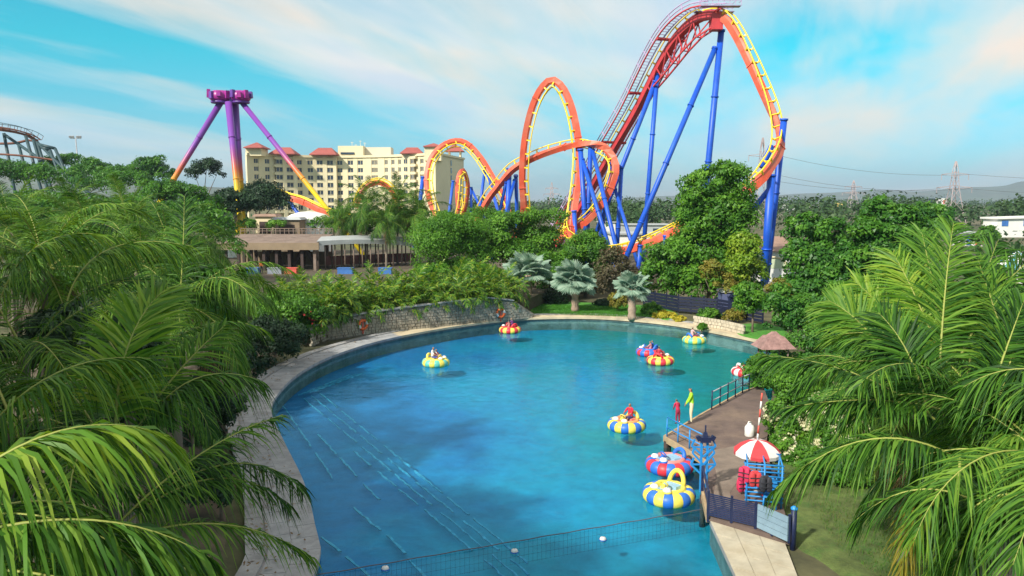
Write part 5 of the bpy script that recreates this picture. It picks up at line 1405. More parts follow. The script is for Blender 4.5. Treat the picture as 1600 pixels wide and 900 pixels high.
near = [('bush', 'dark green bush mass right of the thatched hut', 1290, 50, [(1250, 545, 34, 24), (1300, 540, 40, 30), (1345, 530, 40, 34), (1390, 520, 44, 40), (1270, 575, 34, 22)], 20000, .22, L_deep), ('bush', 'tall bush under the pointed tree on the right', 1420, 58, [(1330, 470, 36, 26), (1380, 475, 40, 30), (1430, 470, 44, 34), (1480, 480, 50, 36), (1540, 500, 50, 36)], 20000, .28, L_green), ('bush', 'leafy bush covering the landward end of the jetty', 1215, 42.5, [(1195, 600, 20, 16), (1220, 585, 26, 20), (1185, 572, 18, 12)], 7000, .17, L_green), ('bush', 'leafy bush leaning over the moored red and white boat', 1200, 45, [(1190, 575, 26, 20), (1215, 590, 26, 22), (1180, 595, 18, 14)], 9000, .18, L_green), ('bush', 'big light green bush beside the far end of the jetty', 1245, 39, [(1225, 610, 30, 24), (1255, 600, 34, 28), (1240, 640, 30, 22)], 13000, .17, L_green),
        ('flowering_bush', 'cream flowered bush beside the umbrella', 1235, 34, [(1215, 650, 24, 20), (1245, 665, 34, 24), (1225, 690, 24, 20), (1265, 690, 30, 22)], 13000, .15, L_green), ('flowering_bush', 'low cream flowered bush at the corner of the verge', 1245, 31, [(1224, 705, 24, 20), (1252, 718, 32, 24), (1284, 738, 30, 20)], 12000, .14, L_green), ('flowering_bush', 'cream flowered bush behind the long right frond', 1300, 32, [(1290, 640, 34, 26), (1320, 670, 36, 26), (1295, 700, 36, 22)], 13000, .15, L_green),
        ('bush', 'rounded green bush above the dry grass verge', 1330, 28, [(1290, 735, 36, 22), (1330, 745, 40, 26), (1365, 730, 34, 26)], 13000, .14, L_deep), ('bush', 'dark bush under the big right palm', 1420, 25, [(1400, 720, 44, 36), (1450, 700, 44, 40), (1430, 760, 40, 26)], 14000, .15, L_deep), ('bush', 'tall bush filling behind the right palm crown', 1400, 36, [(1350, 580, 40, 34), (1400, 560, 44, 36), (1450, 590, 44, 36), (1380, 620, 44, 30)], 16000, .2, L_deep), ('bush', 'dark bush at the right edge behind the palms', 1560, 32, [(1520, 570, 44, 34), (1580, 590, 50, 40), (1540, 640, 50, 36)], 14000, .2, L_deep)]
for i, (nm, lb, base, d, it, n, sz, lm) in enumerate(near):
    r_ = ptree(nm, lb, 'bush', base, d, it, n, sz, lm, .06, 400 + i, gz=.3, clump=22, fork=.3)
    if nm == 'flowering_bush':
        rg = np.random.default_rng(500 + i); b_ = at(base, 450, d); out = []
        for px, py, hw, hh in it:
            c = at(px, py, d); out.append((c.x - b_.x, 0, c.z - .3, hw * d / FPX * 1.03, hw * d / FPX, hh * d / FPX * 1.03))
        V, F, rn = leaf_cloud(out, 8000, .12, rg, .9, 46, .5, .2); link('blossom', quads_mesh('blossom', V, F, rn, [L_flower]), r_)
# left flowering bush and shaded shrubs by the promenade
r_ = ptree('flowering_bush', 'round bush with red flowers at the left end of the stone wall', 'bush', 455, 57, [(455, 488, 42, 24), (425, 500, 26, 22), (490, 498, 24, 22), (455, 512, 44, 18)], 16000, .2, L_green, .1, 430, gz=.3)
rg = np.random.default_rng(431); b_ = at(455, 450, 57)
V, F, rn = leaf_cloud([((at(x, y, 57).x - b_.x), 0, at(x, y, 57).z - .3, w * 57 / FPX, w * 57 / FPX, h * 57 / FPX) for x, y, w, h in ((440, 500, 40, 24), (470, 495, 40, 24))], 420, .16, rg, .9, 26, .5, .25); link('blossom', quads_mesh('blossom', V, F, rn, [L_redf]), r_)
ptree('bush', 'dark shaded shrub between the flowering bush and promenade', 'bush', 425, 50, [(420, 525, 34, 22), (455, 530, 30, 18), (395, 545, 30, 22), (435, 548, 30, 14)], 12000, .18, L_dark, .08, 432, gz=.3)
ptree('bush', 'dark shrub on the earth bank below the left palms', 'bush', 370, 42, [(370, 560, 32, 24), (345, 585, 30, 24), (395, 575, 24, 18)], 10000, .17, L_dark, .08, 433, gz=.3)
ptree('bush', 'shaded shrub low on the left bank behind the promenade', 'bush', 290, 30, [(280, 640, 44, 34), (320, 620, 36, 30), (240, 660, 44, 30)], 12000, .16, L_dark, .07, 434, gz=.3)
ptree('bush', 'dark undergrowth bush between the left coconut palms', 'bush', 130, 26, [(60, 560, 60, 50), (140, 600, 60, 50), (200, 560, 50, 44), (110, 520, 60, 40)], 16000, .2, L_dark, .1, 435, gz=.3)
ptree('bush', 'dark undergrowth bush behind the slim palm', 'bush', 260, 40, [(220, 440, 60, 40), (300, 450, 50, 36), (150, 430, 60, 40), (340, 480, 40, 34), (90, 420, 60, 44)], 20000, .26, L_deep, .12, 436, gz=.3)
ptree('bush', 'dark undergrowth bush below the left skyline palms', 'bush', 150, 85, [(40, 340, 70, 30), (140, 340, 60, 30), (220, 345, 60, 28), (300, 350, 50, 26), (340, 385, 34, 24)], 20000, .36, L_deep, .16, 437, gz=.3)
ptree('bush', 'bush strip below the kiosks behind the pavilion', 'bush', 420, 122, [(345, 352, 18, 10), (385, 352, 14, 8), (435, 352, 14, 8), (320, 345, 22, 16)], 7000, .32, L_green, .1, 438, gz=1.5)
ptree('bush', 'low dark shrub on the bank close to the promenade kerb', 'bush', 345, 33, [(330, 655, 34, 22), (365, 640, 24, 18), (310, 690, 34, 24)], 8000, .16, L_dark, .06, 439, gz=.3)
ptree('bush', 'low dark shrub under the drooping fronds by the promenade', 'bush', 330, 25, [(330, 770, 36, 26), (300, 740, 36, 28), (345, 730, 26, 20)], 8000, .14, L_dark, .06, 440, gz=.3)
# low planting behind the far coping
for i, (px, py, d, hw, hh, lm, lb) in enumerate(((1040, 496, 70, 20, 7, L_yellowb, 'long yellow shrub on the far pool edge right of the silver palm'), (1062, 500, 68, 10, 5, L_yellowb, 'small yellow shrub next to the long yellow shrub'), (1108, 494, 69, 18, 9, L_green, 'low green shrub before the blue fence'),
        (1148, 494, 68, 16, 9, L_croton, 'orange yellow shrub before the blue fence'), (965, 472, 74, 14, 12, L_croton, 'yellowish croton shrub on the lawn between the silver palms'), (1020, 486, 72, 16, 10, L_green, 'green shrub beside the right silver palm'), (1098, 512, 63, 7, 5, L_green, 'tiny green shrub on the far coping by the teal boat'), (945, 478, 78, 20, 8, L_dark, 'dark low shrub behind the lawn'), (860, 468, 80, 26, 10, L_dark, 'dark shaded shrub under the half hidden silver palm'), (1205, 545, 52, 16, 10, L_green, 'green shrub beside the thatched hut'))):
    ptree('shrub', lb, 'bush', px, d, [(px - hw * .4, py, hw * .6, hh), (px + hw * .4, py, hw * .6, hh * .9), (px, py - hh * .3, hw * .5, hh)], 2600, .2, lm, .05, 450 + i, gz=.3)
ptree('bush', 'bushy scrub around the foot of the left pendulum leg', 'bush', 280, 118, [(262, 300, 26, 14), (295, 304, 26, 13), (240, 312, 30, 16), (320, 322, 26, 14)], 11000, .34, L_deep, .12, 470)
# far woods on the plain: one mass
rg = np.random.default_rng(77); blobs = []
for i in range(520):
    d = rg.uniform(240, 1500); px = rg.uniform(-150, 1750)
    if 380 < px < 720 and d < 420: continue
    hgt = rg.uniform(5, 11); w = rg.uniform(5, 12); c = at(px, 330, d); blobs.append((c.x, d, hgt * .5, w, w, hgt * .62))
for i in range(260):
    d = rg.uniform(115, 330); px = rg.uniform(1240, 1760); c = at(px, 340, d); hgt = rg.uniform(1.2, 3.2); w = rg.uniform(1.5, 4.5); blobs.append((c.x, d, hgt * .4, w, w, hgt * .6))
V, F, rn = leaf_cloud(blobs, 120000, 1.5, rg, .8, 10, .5, .5)
M_wood_ = leafmat('far_wood_leaf', [(.018, .055, .015), (.035, .085, .02), (.06, .11, .03)], .15, .6, big=.02)
tag(link('far_woods', quads_mesh('far_woods', V, F, rn, [M_wood_])), 'belt of distant woods across the plain', None, kind='stuff')

# grass blades on the verge and lawns, fallen leaves on the paving: too many to count
def blades(name, label, n, pts_fn, h, w, lm, seed):
    rg = np.random.default_rng(seed); P = pts_fn(rg, n); a = rg.uniform(0, 6.28, n); ln = rg.normal(size=(n, 2)) * .35 * h
    D = np.stack([np.cos(a), np.sin(a), np.zeros(n)], 1) * w * rg.uniform(.6, 1.3, n)[:, None]; H = h * rg.uniform(.5, 1.3, n)
    T = P + np.stack([ln[:, 0], ln[:, 1], H], 1); V = np.stack([P - D, P + D, T + D * .15, T - D * .15], 1).reshape(-1, 3)
    tag(link(name, quads_mesh(name, V, np.arange(n * 4).reshape(n, 4), np.repeat(rg.random(n), 4), [lm])), label, None, kind='stuff')
L_grass = leafmat('dry_grass_blade', [(.14, .14, .04), (.08, .16, .02), (.06, .17, .02), (.05, .15, .02)], .25, .7, big=.5)
L_lawn = leafmat('lawn_blade', [(.03, .12, .01), (.05, .19, .015), (.08, .25, .02)], .3, .6)
def verge_pts(rg, n):
    y = 12 + 25 * rg.random(n) ** 1.3; x0 = 9.6 + np.abs(y - 23) * .16 + .5; return np.stack([x0 + rg.random(n) * 8.5, y, np.full(n, .27)], 1)
blades('grass', 'dry grass blades over the verge beside the jetty walk', 26000, verge_pts, .16, .012, L_grass, 5)
def lawn_pts(rg, n):
    a = [gp(x, y, .36) for x, y in ((832, 489), (1045, 497), (1040, 480), (835, 476))]; u, v = rg.random((n, 1)), rg.random((n, 1)); A_, B_, C_, D_ = [np.array(q) for q in a]
    return (A_ * (1 - u) + B_ * u) * (1 - v) + (D_ * (1 - u) + C_ * u) * v - np.array([0, 0, .04])
blades('lawn_grass', 'short green blades over the far lawn', 16000, lawn_pts, .14, .02, L_lawn, 6)
rg = np.random.default_rng(8); n = 420; P = []
for i in range(n):
    f = rg.uniform(3, 50); q = on(rows[0], f).lerp(on(rows[4], f), min(1, rg.beta(2.2, .9))); P.append((q.x, q.y, .318 if rg.random() < .999 else .3))
P = np.array(P); P[:, 2] += .055 * 0; a = rg.uniform(0, 6.28, n); Dx = np.stack([np.cos(a), np.sin(a), rg.normal(size=n) * .15], 1) * .09; Dy = np.stack([-np.sin(a), np.cos(a), rg.normal(size=n) * .15], 1) * .035
P[:, 2] += .05
V = np.stack([P - Dx, P + Dy, P + Dx, P - Dy], 1).reshape(-1, 3); tag(link('leaf_litter', quads_mesh('leaf_litter', V, np.arange(n * 4).reshape(n, 4), np.repeat(rg.random(n), 4), [L_dead])), 'fallen brown leaves on the left promenade', None, kind='stuff')
# ================================================================== BOATS, PEOPLE, JETTY
def gloss(name, col): return mat(name, col, .45, .12, 3.0, dirt=tuple(c * .72 + .03 for c in col), dscale=2.2)
V_red, V_yel, V_blue, V_teal, V_white = gloss('red_vinyl', (.72, .03, .05)), gloss('yellow_vinyl', (.85, .70, .10)), gloss('blue_vinyl', (.02, .16, .62)), gloss('teal_vinyl', (.12, .55, .45)), gloss('white_vinyl', (.80, .78, .74))
V_pale, V_pink, V_orange = gloss('pale_blue_fibreglass', (.30, .52, .68)), gloss('pink_fibreglass', (.72, .25, .22)), gloss('orange_fibreglass', (.80, .35, .12))
NSEG, RM, RT = 16, .68, .27
segm = {}
def seg_mesh(m_):
    if m_.name in segm: return segm[m_.name]
    mb = MB(); n, q = 5, 14; a1 = 2 * math.pi / NSEG; vs = []
    for i in range(n + 1):
        a = a1 * (i / n) * .985 + a1 * .0075; r_ = RT * (1 - .07 * abs(2 * i / n - 1) ** 3)
        for j in range(q):
            b = 2 * math.pi * j / q; vs.append(((RM + r_ * math.cos(b)) * math.cos(a), (RM + r_ * math.cos(b)) * math.sin(a), .16 + r_ * math.sin(b)))
    mb.add(vs, [(i * q + j, i * q + (j + 1) % q, (i + 1) * q + (j + 1) % q, (i + 1) * q + j) for i in range(n) for j in range(q)], 0, True)
    mb.add([vs[j] for j in range(q)], [tuple(range(q))]); mb.add([vs[n * q + j] for j in range(q)], [tuple(reversed(range(q)))])
    segm[m_.name] = mb.mesh('tube_segment', [m_]); return segm[m_.name]
def boat(label, px, py, rz, c1, c2, deck, seat, hoop, sc=1.0):
    p = gp(px, py, .12); root = empty('bumper_boat', (p.x, p.y, 0), rz, label, 'boat', 'inflatable bumper boats'); root.scale = (sc,) * 3
    for k in range(NSEG):
        o = link('tube_segment', seg_mesh(c1 if k % 2 else c2), root); o.rotation_euler = (0, 0, 2 * math.pi * k / NSEG)
    mb = MB(); mb.lathe([(.62, .30), (.60, .44), (.52, .50), (.44, .46), (.40, .22), (.02, .20)], 24); mb.build('cockpit', deck, root)
    mb = MB(); mb.box((-.20, 0, .40), (.40, .62, .16), taper=.9); st = mb.build('seat', seat, root)
    mb = MB(); pts = [(-.45 - .10 * math.sin(a), .30 * math.cos(a), .44 + (.46 if 'gate' in label else .26) * math.sin(a)) for a in np.linspace(0, math.pi, 13)]; mb.tube(pts, .085, 8); mb.build('backrest_hoop', hoop, root)
    mb = MB(); mb.tube([(.46, 0, .3), (.30, 0, .62)], [.14, .06], 10); mb.tube([(.30 + .13 * math.cos(a) * .45, .15 * math.sin(a), .63 + .13 * math.cos(a) * .8) for a in np.linspace(0, 2 * math.pi, 13)[:-1]], .025, 6, closed=True); mb.build('steering_wheel', hoop, root)
    for s in (-1, 1):
        mb = MB(); mb.lathe([(.16, 0), (.155, .06), (.11, .13), (.02, .16)], 12, (.50, s * .27, .45)); hl = mb.build('headlamp', V_white, root)
        mb = MB(); mb.lathe([(.17, -.02), (.175, .04), (.15, .045)], 12, (.50, s * .27, .45)); mb.build('lamp_rim', hoop, hl)
    mb = MB(); mb.add([(.60, -.10, .505), (.60, .10, .505), (.20, .2, .475), (.20, -.2, .475)], [(0, 1, 2, 3)]); mb.build('bow_panel', seat, root)
    return p
B = {}
B['t1'] = boat('teal and yellow bumper boat alone on the left of the pool', 681, 567, -.4, V_teal, V_yel, V_yel, V_yel, V_yel)
B['r1'] = boat('red and yellow bumper boat by the stone wall', 797, 516, 2.4, V_red, V_yel, V_red, V_red, V_red)
B['b1'] = boat('blue and red bumper boat behind the red and yellow one', 1014, 551, 2.6, V_blue, V_red, V_blue, V_red, V_blue)
B['r2'] = boat('red and yellow bumper boat touching the blue and red one', 1032, 564, 1.0, V_red, V_yel, V_yel, V_orange, V_red)
B['t2'] = boat('teal and yellow bumper boat near the far right edge', 1085, 532, .4, V_teal, V_yel, V_yel, V_yel, V_blue)
B['b2'] = boat('blue and yellow bumper boat with a rider in front of the jetty', 979, 665, -2.4, V_blue, V_yel, V_orange, V_pink, V_yel)
B['m1'] = boat('empty red and blue bumper boat moored at the jetty', 1046, 728, 3.6, V_red, V_blue, V_pink, V_pale, V_blue, 1.06)
B['m2'] = boat('empty blue and yellow bumper boat moored nearest the gate', 1045, 774, 3.9, V_blue, V_yel, V_yel, V_pale, V_yel, 1.04)
B['w1'] = boat('red and white bumper boat half hidden by the bush', 1166, 582, .3, V_red, V_white, V_red, V_red, V_white)

# ---- people: one continuous skinned body, coloured by region
def body(name, J, E, regions):
    """J: joint -> (x, y, z, radius); E: (a, b, region)"""
    names = list(J); me = bpy.data.meshes.new(name + '_cage')
    me.from_pydata([J[n][:3] for n in names], [(names.index(a), names.index(b)) for a, b, _ in E], []); me.update()
    ob = bpy.data.objects.new(name + '_cage', me); COL.objects.link(ob)
    sk = ob.modifiers.new('skin', 'SKIN'); sk.use_smooth_shade = True
    if not me.skin_vertices: return None
    for i, n in enumerate(names):
        r_ = J[n][3]; me.skin_vertices[0].data[i].radius = (r_, r_) if not isinstance(r_, tuple) else r_; me.skin_vertices[0].data[i].use_root = (n == 'pelvis')
    sb = ob.modifiers.new('sub', 'SUBSURF'); sb.levels = 1; sb.render_levels = 1
    dg = bpy.context.evaluated_depsgraph_get(); dg.update()
    out = bpy.data.meshes.new_from_object(ob.evaluated_get(dg)); out.name = name
    bpy.data.objects.remove(ob); bpy.data.meshes.remove(me)
    seg = [(Vector(J[a][:3]), Vector(J[b][:3]), regions.index(r_)) for a, b, r_ in E]
    mi = []
    for p in out.polygons:
        c = p.center; best = None
        for a, b, k in seg:
            t = max(0, min(1, (c - a).dot(b - a) / max(1e-9, (b - a).length_squared))); dd = (c - a.lerp(b, t)).length
            if best is None or dd < best[0]: best = (dd, k)
        k = best[1]
        if regions[k] == 'head':      # hair over the crown and back of the head, face in front
            h0 = Vector(J['head'][:3]); k = regions.index('hair') if (c.z - h0.z > .055 or (c.x - h0.x) < -.03 and c.z - h0.z > -.07) else regions.index('skin')
        mi.append(k)
    out.polygons.foreach_set('material_index', mi); out.polygons.foreach_set('use_smooth', [True] * len(out.polygons))
    return out
REG = ['skin', 'shirt', 'trousers', 'hair', 'shoes', 'head']
def hand(J, E, side, wrist, d, cu):
    w = Vector(wrist); d = Vector(d).normalized(); s = d.cross(Vector(cu)).normalized(); u = s.cross(d)
    J['palm' + side] = (*(w + d * .07), .032); E.append(('wr' + side, 'palm' + side, 'skin'))
    for i, (o, l) in enumerate(((-.028, .065), (-.009, .078), (.010, .074), (.028, .058))):
        J['k%d%s' % (i, side)] = (*(w + d * (.07 + l * .55) + s * o), .011); J['f%d%s' % (i, side)] = (*(w + d * (.07 + l) + s * o - u * .02), .009)
        E.append(('palm' + side, 'k%d%s' % (i, side), 'skin')); E.append(('k%d%s' % (i, side), 'f%d%s' % (i, side), 'skin'))
    J['th' + side] = (*(w + d * .075 + s * .055), .011); E.append(('palm' + side, 'th' + side, 'skin'))
def standing(arm_l, arm_r, lean=0.0, name='stander'):
    J = {'pelvis': (0, 0, .95, .125), 'waist': (.01 + lean * .3, 0, 1.10, .125), 'chest': (.02 + lean * .7, 0, 1.30, (.155, .125)), 'neckb': (lean, 0, 1.45, .07), 'neck': (.01 + lean * 1.1, 0, 1.52, .052), 'head': (.03 + lean * 1.3, 0, 1.63, .088), 'top': (.025 + lean * 1.35, 0, 1.71, .07), 'nose': (.125 + lean * 1.3, 0, 1.61, .012)}
    E = [('pelvis', 'waist', 'shirt'), ('waist', 'chest', 'shirt'), ('chest', 'neckb', 'shirt'), ('neckb', 'neck', 'skin'), ('neck', 'head', 'head'), ('head', 'top', 'head'), ('head', 'nose', 'skin')]
    for sd, y, arm in (('L', .17, arm_l), ('R', -.17, arm_r)):
        J.update({'sh' + sd: (lean, y, 1.41, .065), 'el' + sd: (*arm[0], .047), 'wr' + sd: (*arm[1], .032)})
        E += [('neckb', 'sh' + sd, 'shirt'), ('sh' + sd, 'el' + sd, 'shirt'), ('el' + sd, 'wr' + sd, 'shirt')]
        hand(J, E, sd, arm[1], Vector(arm[1]) - Vector(arm[0]), (1, 0, 0))
        z = y * .55
        J.update({'hip' + sd: (0, z, .88, .10), 'kn' + sd: (.03, z * 1.15, .49, .068), 'an' + sd: (0, z * 1.2, .09, .045), 'toe' + sd: (.17, z * 1.35, .035, .038)})
        E += [('pelvis', 'hip' + sd, 'trousers'), ('hip' + sd, 'kn' + sd, 'trousers'), ('kn' + sd, 'an' + sd, 'trousers'), ('an' + sd, 'toe' + sd, 'shoes')]
    return body(name, J, E, REG)
def seated():
    J = {'pelvis': (-.22, 0, .52, .13), 'waist': (-.25, 0, .68, .125), 'chest': (-.25, 0, .88, (.15, .12)), 'neckb': (-.23, 0, 1.03, .068), 'neck': (-.22, 0, 1.09, .05), 'head': (-.20, 0, 1.20, .088), 'top': (-.205, 0, 1.28, .07), 'nose': (-.105, 0, 1.18, .012)}
    E = [('pelvis', 'waist', 'shirt'), ('waist', 'chest', 'shirt'), ('chest', 'neckb', 'shirt'), ('neckb', 'neck', 'skin'), ('neck', 'head', 'head'), ('head', 'top', 'head'), ('head', 'nose', 'skin')]
    for sd, y in (('L', .17), ('R', -.17)):
        J.update({'sh' + sd: (-.23, y, .99, .062), 'el' + sd: (-.04, y * 1.25, .80, .045), 'wr' + sd: (.20, y * .8, .70, .032)}); E += [('neckb', 'sh' + sd, 'shirt'), ('sh' + sd, 'el' + sd, 'shirt'), ('el' + sd, 'wr' + sd, 'skin')]
        hand(J, E, sd, (.20, y * .8, .70), (1, -y, -.1), (0, 0, 1))
        J.update({'hip' + sd: (-.18, y * .55, .50, .10), 'kn' + sd: (.18, y * .8, .60, .07), 'an' + sd: (.34, y * .8, .30, .045), 'toe' + sd: (.44, y * .8, .27, .038)}); E += [('pelvis', 'hip' + sd, 'trousers'), ('hip' + sd, 'kn' + sd, 'trousers'), ('kn' + sd, 'an' + sd, 'skin'), ('an' + sd, 'toe' + sd, 'shoes')]
    return body('rider', J, E, REG)
M_skin, M_hair, M_shoe = mat('brown_skin', (.30, .16, .10), .6, .08, 4), mat('black_hair', (.015, .012, .012), .6), mat('dark_shoe', (.05, .04, .04), .6)
def cloth(n, c): return mat('cloth_' + n, c, .85, .12, 5.0, .2, 30)
ST1 = standing(((.14, .20, 1.16), (.27, .17, .97)), ((.12, -.22, 1.15), (.24, -.20, .95)), .03, 'stander')
ST2 = standing(((.20, .20, 1.18), (.38, .14, 1.02)), ((.18, -.20, 1.16), (.36, -.16, .98)), .16, 'child')
SIT = seated()
def person(mesh, loc, rz, sc, label, shirt, trousers, group=None, hair=None):
    me = mesh.copy()
    for m_ in (M_skin, shirt, trousers, hair or M_hair, M_shoe): me.materials.append(m_)
    o = link('person', me); o.location = loc; o.rotation_euler = (0, 0, rz); o.scale = (sc,) * 3
    return tag(o, label, 'person', group)
DZ = .45
person(ST1, gp(1080, 661, DZ), math.pi * .95, 1.0, 'person in a lime green shirt and cream trousers standing on the jetty', cloth('lime', (.36, .75, .03)), cloth('cream', (.72, .64, .42)))
person(ST2, gp(1059, 663, DZ), math.pi * .6, .70, 'small person in dark red bending at the jetty rail', cloth('crimson', (.50, .02, .07)), cloth('darkred', (.30, .02, .06)))
rid = (('b2', -2.4, (-.05, 0), 'person in a red shirt riding the blue and yellow boat', (.62, .02, .05), (.05, .07, .25)), ('t1', -.4, (0, 0), 'person in a white shirt riding the lone teal boat', (.70, .66, .64), (.05, .07, .3)), ('t1', -.4, (.0, .34), 'person in a red top beside the white shirted rider', (.6, .06, .06), (.5, .05, .05)),
       ('r1', 2.4, (0, 0), 'person in a purple top riding the boat by the stone wall', (.16, .05, .20), (.06, .05, .12)), ('r1', 2.4, (.0, .34), 'person in a pink top sharing the boat by the stone wall', (.62, .22, .20), (.4, .05, .05)), ('b1', 2.6, (0, .2), 'person in a pink shirt riding the blue and red boat', (.60, .25, .28), (.5, .05, .1)), ('b1', 2.6, (0, -.2), 'person in a blue top riding the blue and red boat', (.04, .12, .50), (.05, .05, .2)),
       ('r2', 1.0, (-.1, 0), 'person in a dark red top riding the boat nearest the blue one', (.42, .03, .05), (.1, .05, .1)), ('t2', .4, (0, 0), 'person in a pale pink top riding the far right teal boat', (.66, .42, .42), (.3, .05, .1)))
for i, (b, rz, off_, lb, sh_, tr_) in enumerate(rid):
    q = Matrix.Rotation(rz, 3, 'Z') @ Vector((off_[0], off_[1], 0)); person(SIT, Vector((B[b].x, B[b].y, -.02)) + q, rz, .95 if off_[1] == 0 else .8, lb, cloth('r%d' % i, sh_), cloth('t%d' % i, tr_), 'boat riders')
p = at(408, 408, 101); person(ST1, (p.x, p.y, 1.5), -1.2, 1.0, 'person in orange and dark clothes before the pavilion', cloth('orange', (.65, .16, .04)), cloth('dark', (.05, .04, .06)))

# ---- jetty
jet = tag(bpy.data.objects.new('jetty', None), 'brown deck of the boat jetty', None, kind='structure'); COL.objects.link(jet)
dk = [gp(x, y, DZ) for x, y in ((1038, 682), (1100, 645), (1160, 612), (1192, 602), (1206, 640), (1196, 700), (1240, 846), (1106, 806), (1098, 770), (1106, 722))]
mb = MB(); mb.prism([(q.x, q.y) for q in reversed(dk)], DZ - .16, DZ); mb.build('deck_slab', M_deck, jet)
for i in (0, 1, 2, 7, 8, 9):
    a, b = dk[i], dk[(i + 1) % len(dk)]
    mb = MB(); mb.bar(a - Vector((0, 0, .10)), b - Vector((0, 0, .10)), .10, .26); mb.build('edge_beam', M_decktrim, jet)
for a, b in ((dk[0], dk[9]), (dk[0], dk[2]), (dk[8], dk[9])):
    for f in (.05, .5, .95):
        q = a.lerp(b, f); mb = MB(); mb.tube([(q.x, q.y, -.9), (q.x, q.y, DZ - .16)], .11, 8); mb.build('pile', M_darkwood, jet)
fl = [gp(x, y, DZ) for x, y in ((1112, 704), (1165, 694), (1172, 725), (1140, 770), (1150, 800), (1112, 790), (1120, 745))]
mb = MB(); mb.prism([(q.x, q.y) for q in reversed(fl)], DZ + .002, DZ + .008); mb.build('worn_patch', mat('worn_concrete', (.21, .165, .13), .9, .25, 1.5, .2, 20), jet)
mb = MB(); a, b, c_, d_ = [gp(x, y, DZ) for x, y in ((1042, 684), (1102, 716), (1112, 694), (1062, 668))]
for k in range(7):
    q = [a.lerp(d_, k / 7 + .005), b.lerp(c_, k / 7 + .005), b.lerp(c_, (k + 1) / 7 - .012), a.lerp(d_, (k + 1) / 7 - .012)]
    m2 = MB(); m2.prism([(v.x, v.y) for v in reversed(q)], DZ + .004, DZ + .035); m2.build('plank', M_wood, jet)

M_navy = mat('navy_paint', (.012, .02, .07), .5, .2, 2); M_cyan = mat('cyan_blue_paint', (.02, .25, .62), .45, .12, 2)
def rail_run(label, pts, h=.95, m_=None, step=1.0, name='railing', rails=(.45, .92)):
    ps = [gp(x, y, DZ) for x, y in pts]; o0 = ps[0]; root = empty(name, o0, 0, label, 'railing')
    for a, b in zip(ps, ps[1:]):
        n = max(1, round((b - a).length / step))
        for k in range(n + 1):
            q = a.lerp(b, k / n) - o0; mb = MB(); mb.tube([q, q + Vector((0, 0, h))], .035, 6); mb.build('post', m_ or M_navy, root)
        for r_ in rails:
            mb = MB(); mb.tube([a - o0 + Vector((0, 0, r_)), b - o0 + Vector((0, 0, r_))], .028, 6); mb.build('rail', M_grey if not m_ else m_, root)
rail_run('low pipe railing at the left corner of the jetty', [(1042, 683), (1096, 712)], .85, M_cyan)
rail_run('dark railing along the far edge of the jetty', [(1112, 640), (1160, 614), (1180, 606)], 1.0)
# blue lattice gate post with lamp head
q = gp(1098, 762, DZ); gate = empty('gate_post', q, 0, 'bright blue lattice mooring gate with navy lamp head', 'gate'); gate.scale = (.88,) * 3
for x, y in ((-.10, .0), (.16, .05)):
    mb = MB(); mb.bar((x, y, -.2), (x, y, 2.0), .09); mb.build('upright', M_cyan, gate)
for z0, z1, s in ((.5, 1.0, .52), (1.0, 1.5, .46), (1.35, 1.8, .5)):
    for sg in (-1, 1):
        mb = MB(); mb.bar((0, 0, z0), (sg * s, .05, z1), .075); mb.bar((sg * s, .05, z1), (sg * s * .75, .05, z1 + .28), .07); mb.build('bent_arm', M_cyan, gate)
mb = MB(); mb.bar((-.5, .03, 1.0), (.5, .03, 1.0), .06); mb.bar((-.45, .03, 1.75), (.45, .03, 1.75), .06); mb.build('crossbar', M_cyan, gate)
mb = MB(); mb.box((.05, 0, 2.10), (.42, .3, .22)); mb.box((.05, 0, 2.30), (.2, .2, .2), taper=.6); mb.bar((.05, 0, 2.3), (.05, 0, 2.7), .05); mb.build('lamp_head', M_navy, gate)
for sg in (-1, 1):
    mb = MB(); mb.box((sg * .30 + .05, -.05, 2.16), (.16, .16, .22), Matrix.Rotation(sg * .5, 3, 'Y')); mb.build('floodlight', M_navy, gate)
# second, darker mooring frame nearer the water
q = gp(1106, 806, DZ); pst = empty('mooring_post', q, 0, 'dark leaning mooring rail at the jetty corner', 'post')
v = gp(1097, 768, DZ) - q; mb = MB(); mb.bar((0, 0, -.2), (0, 0, .9), .08); mb.bar(v + Vector((0, 0, -.2)), v + Vector((0, 0, .95)), .08); mb.build('post', M_navy, pst); mb = MB(); mb.bar((0, 0, .85), v + Vector((0, 0, .92)), .07); mb.bar((0, 0, .45), v + Vector((0, 0, .5)), .05); mb.build('rail', M_navy, pst)

# umbrella
q = gp(1181, 764, DZ); top = at(1180, 687, q.y); um = empty('umbrella', q, 0, 'red and white striped umbrella over the life jacket rack', 'umbrella'); H = top.z - DZ; RU = .86
M_ured, M_uwhite = mat('red_canvas', (.58, .05, .06), .8, .12, 3), mat('white_canvas', (.74, .70, .66), .8, .08, 3)
for k in range(8):
    mb = MB(); a0, a1 = 2 * math.pi * k / 8 + .2, 2 * math.pi * (k + 1) / 8 + .2; prof = [(RU, H - .42), (RU * .72, H - .20), (RU * .38, H - .05), (.01, H)]; vs = []
    for r_, z in prof:
        for f in (0, .5, 1): a = a0 + (a1 - a0) * f; vs.append((r_ * math.cos(a) * (1 - .04 * (f == .5)), r_ * math.sin(a) * (1 - .04 * (f == .5)), z - (.03 * r_ if f == .5 else 0)))
    mb.add(vs, [(i * 3 + j, i * 3 + j + 1, i * 3 + 4 + j, i * 3 + 3 + j) for i in range(3) for j in range(2)], 0, True)
    mb.add([vs[0], vs[1], vs[2], (vs[2][0], vs[2][1], vs[2][2] - .12), (vs[1][0], vs[1][1], vs[1][2] - .12), (vs[0][0], vs[0][1], vs[0][2] - .12)], [(0, 1, 4, 5), (1, 2, 3, 4)]); mb.build('canopy_panel', M_ured if k % 2 else M_uwhite, um)
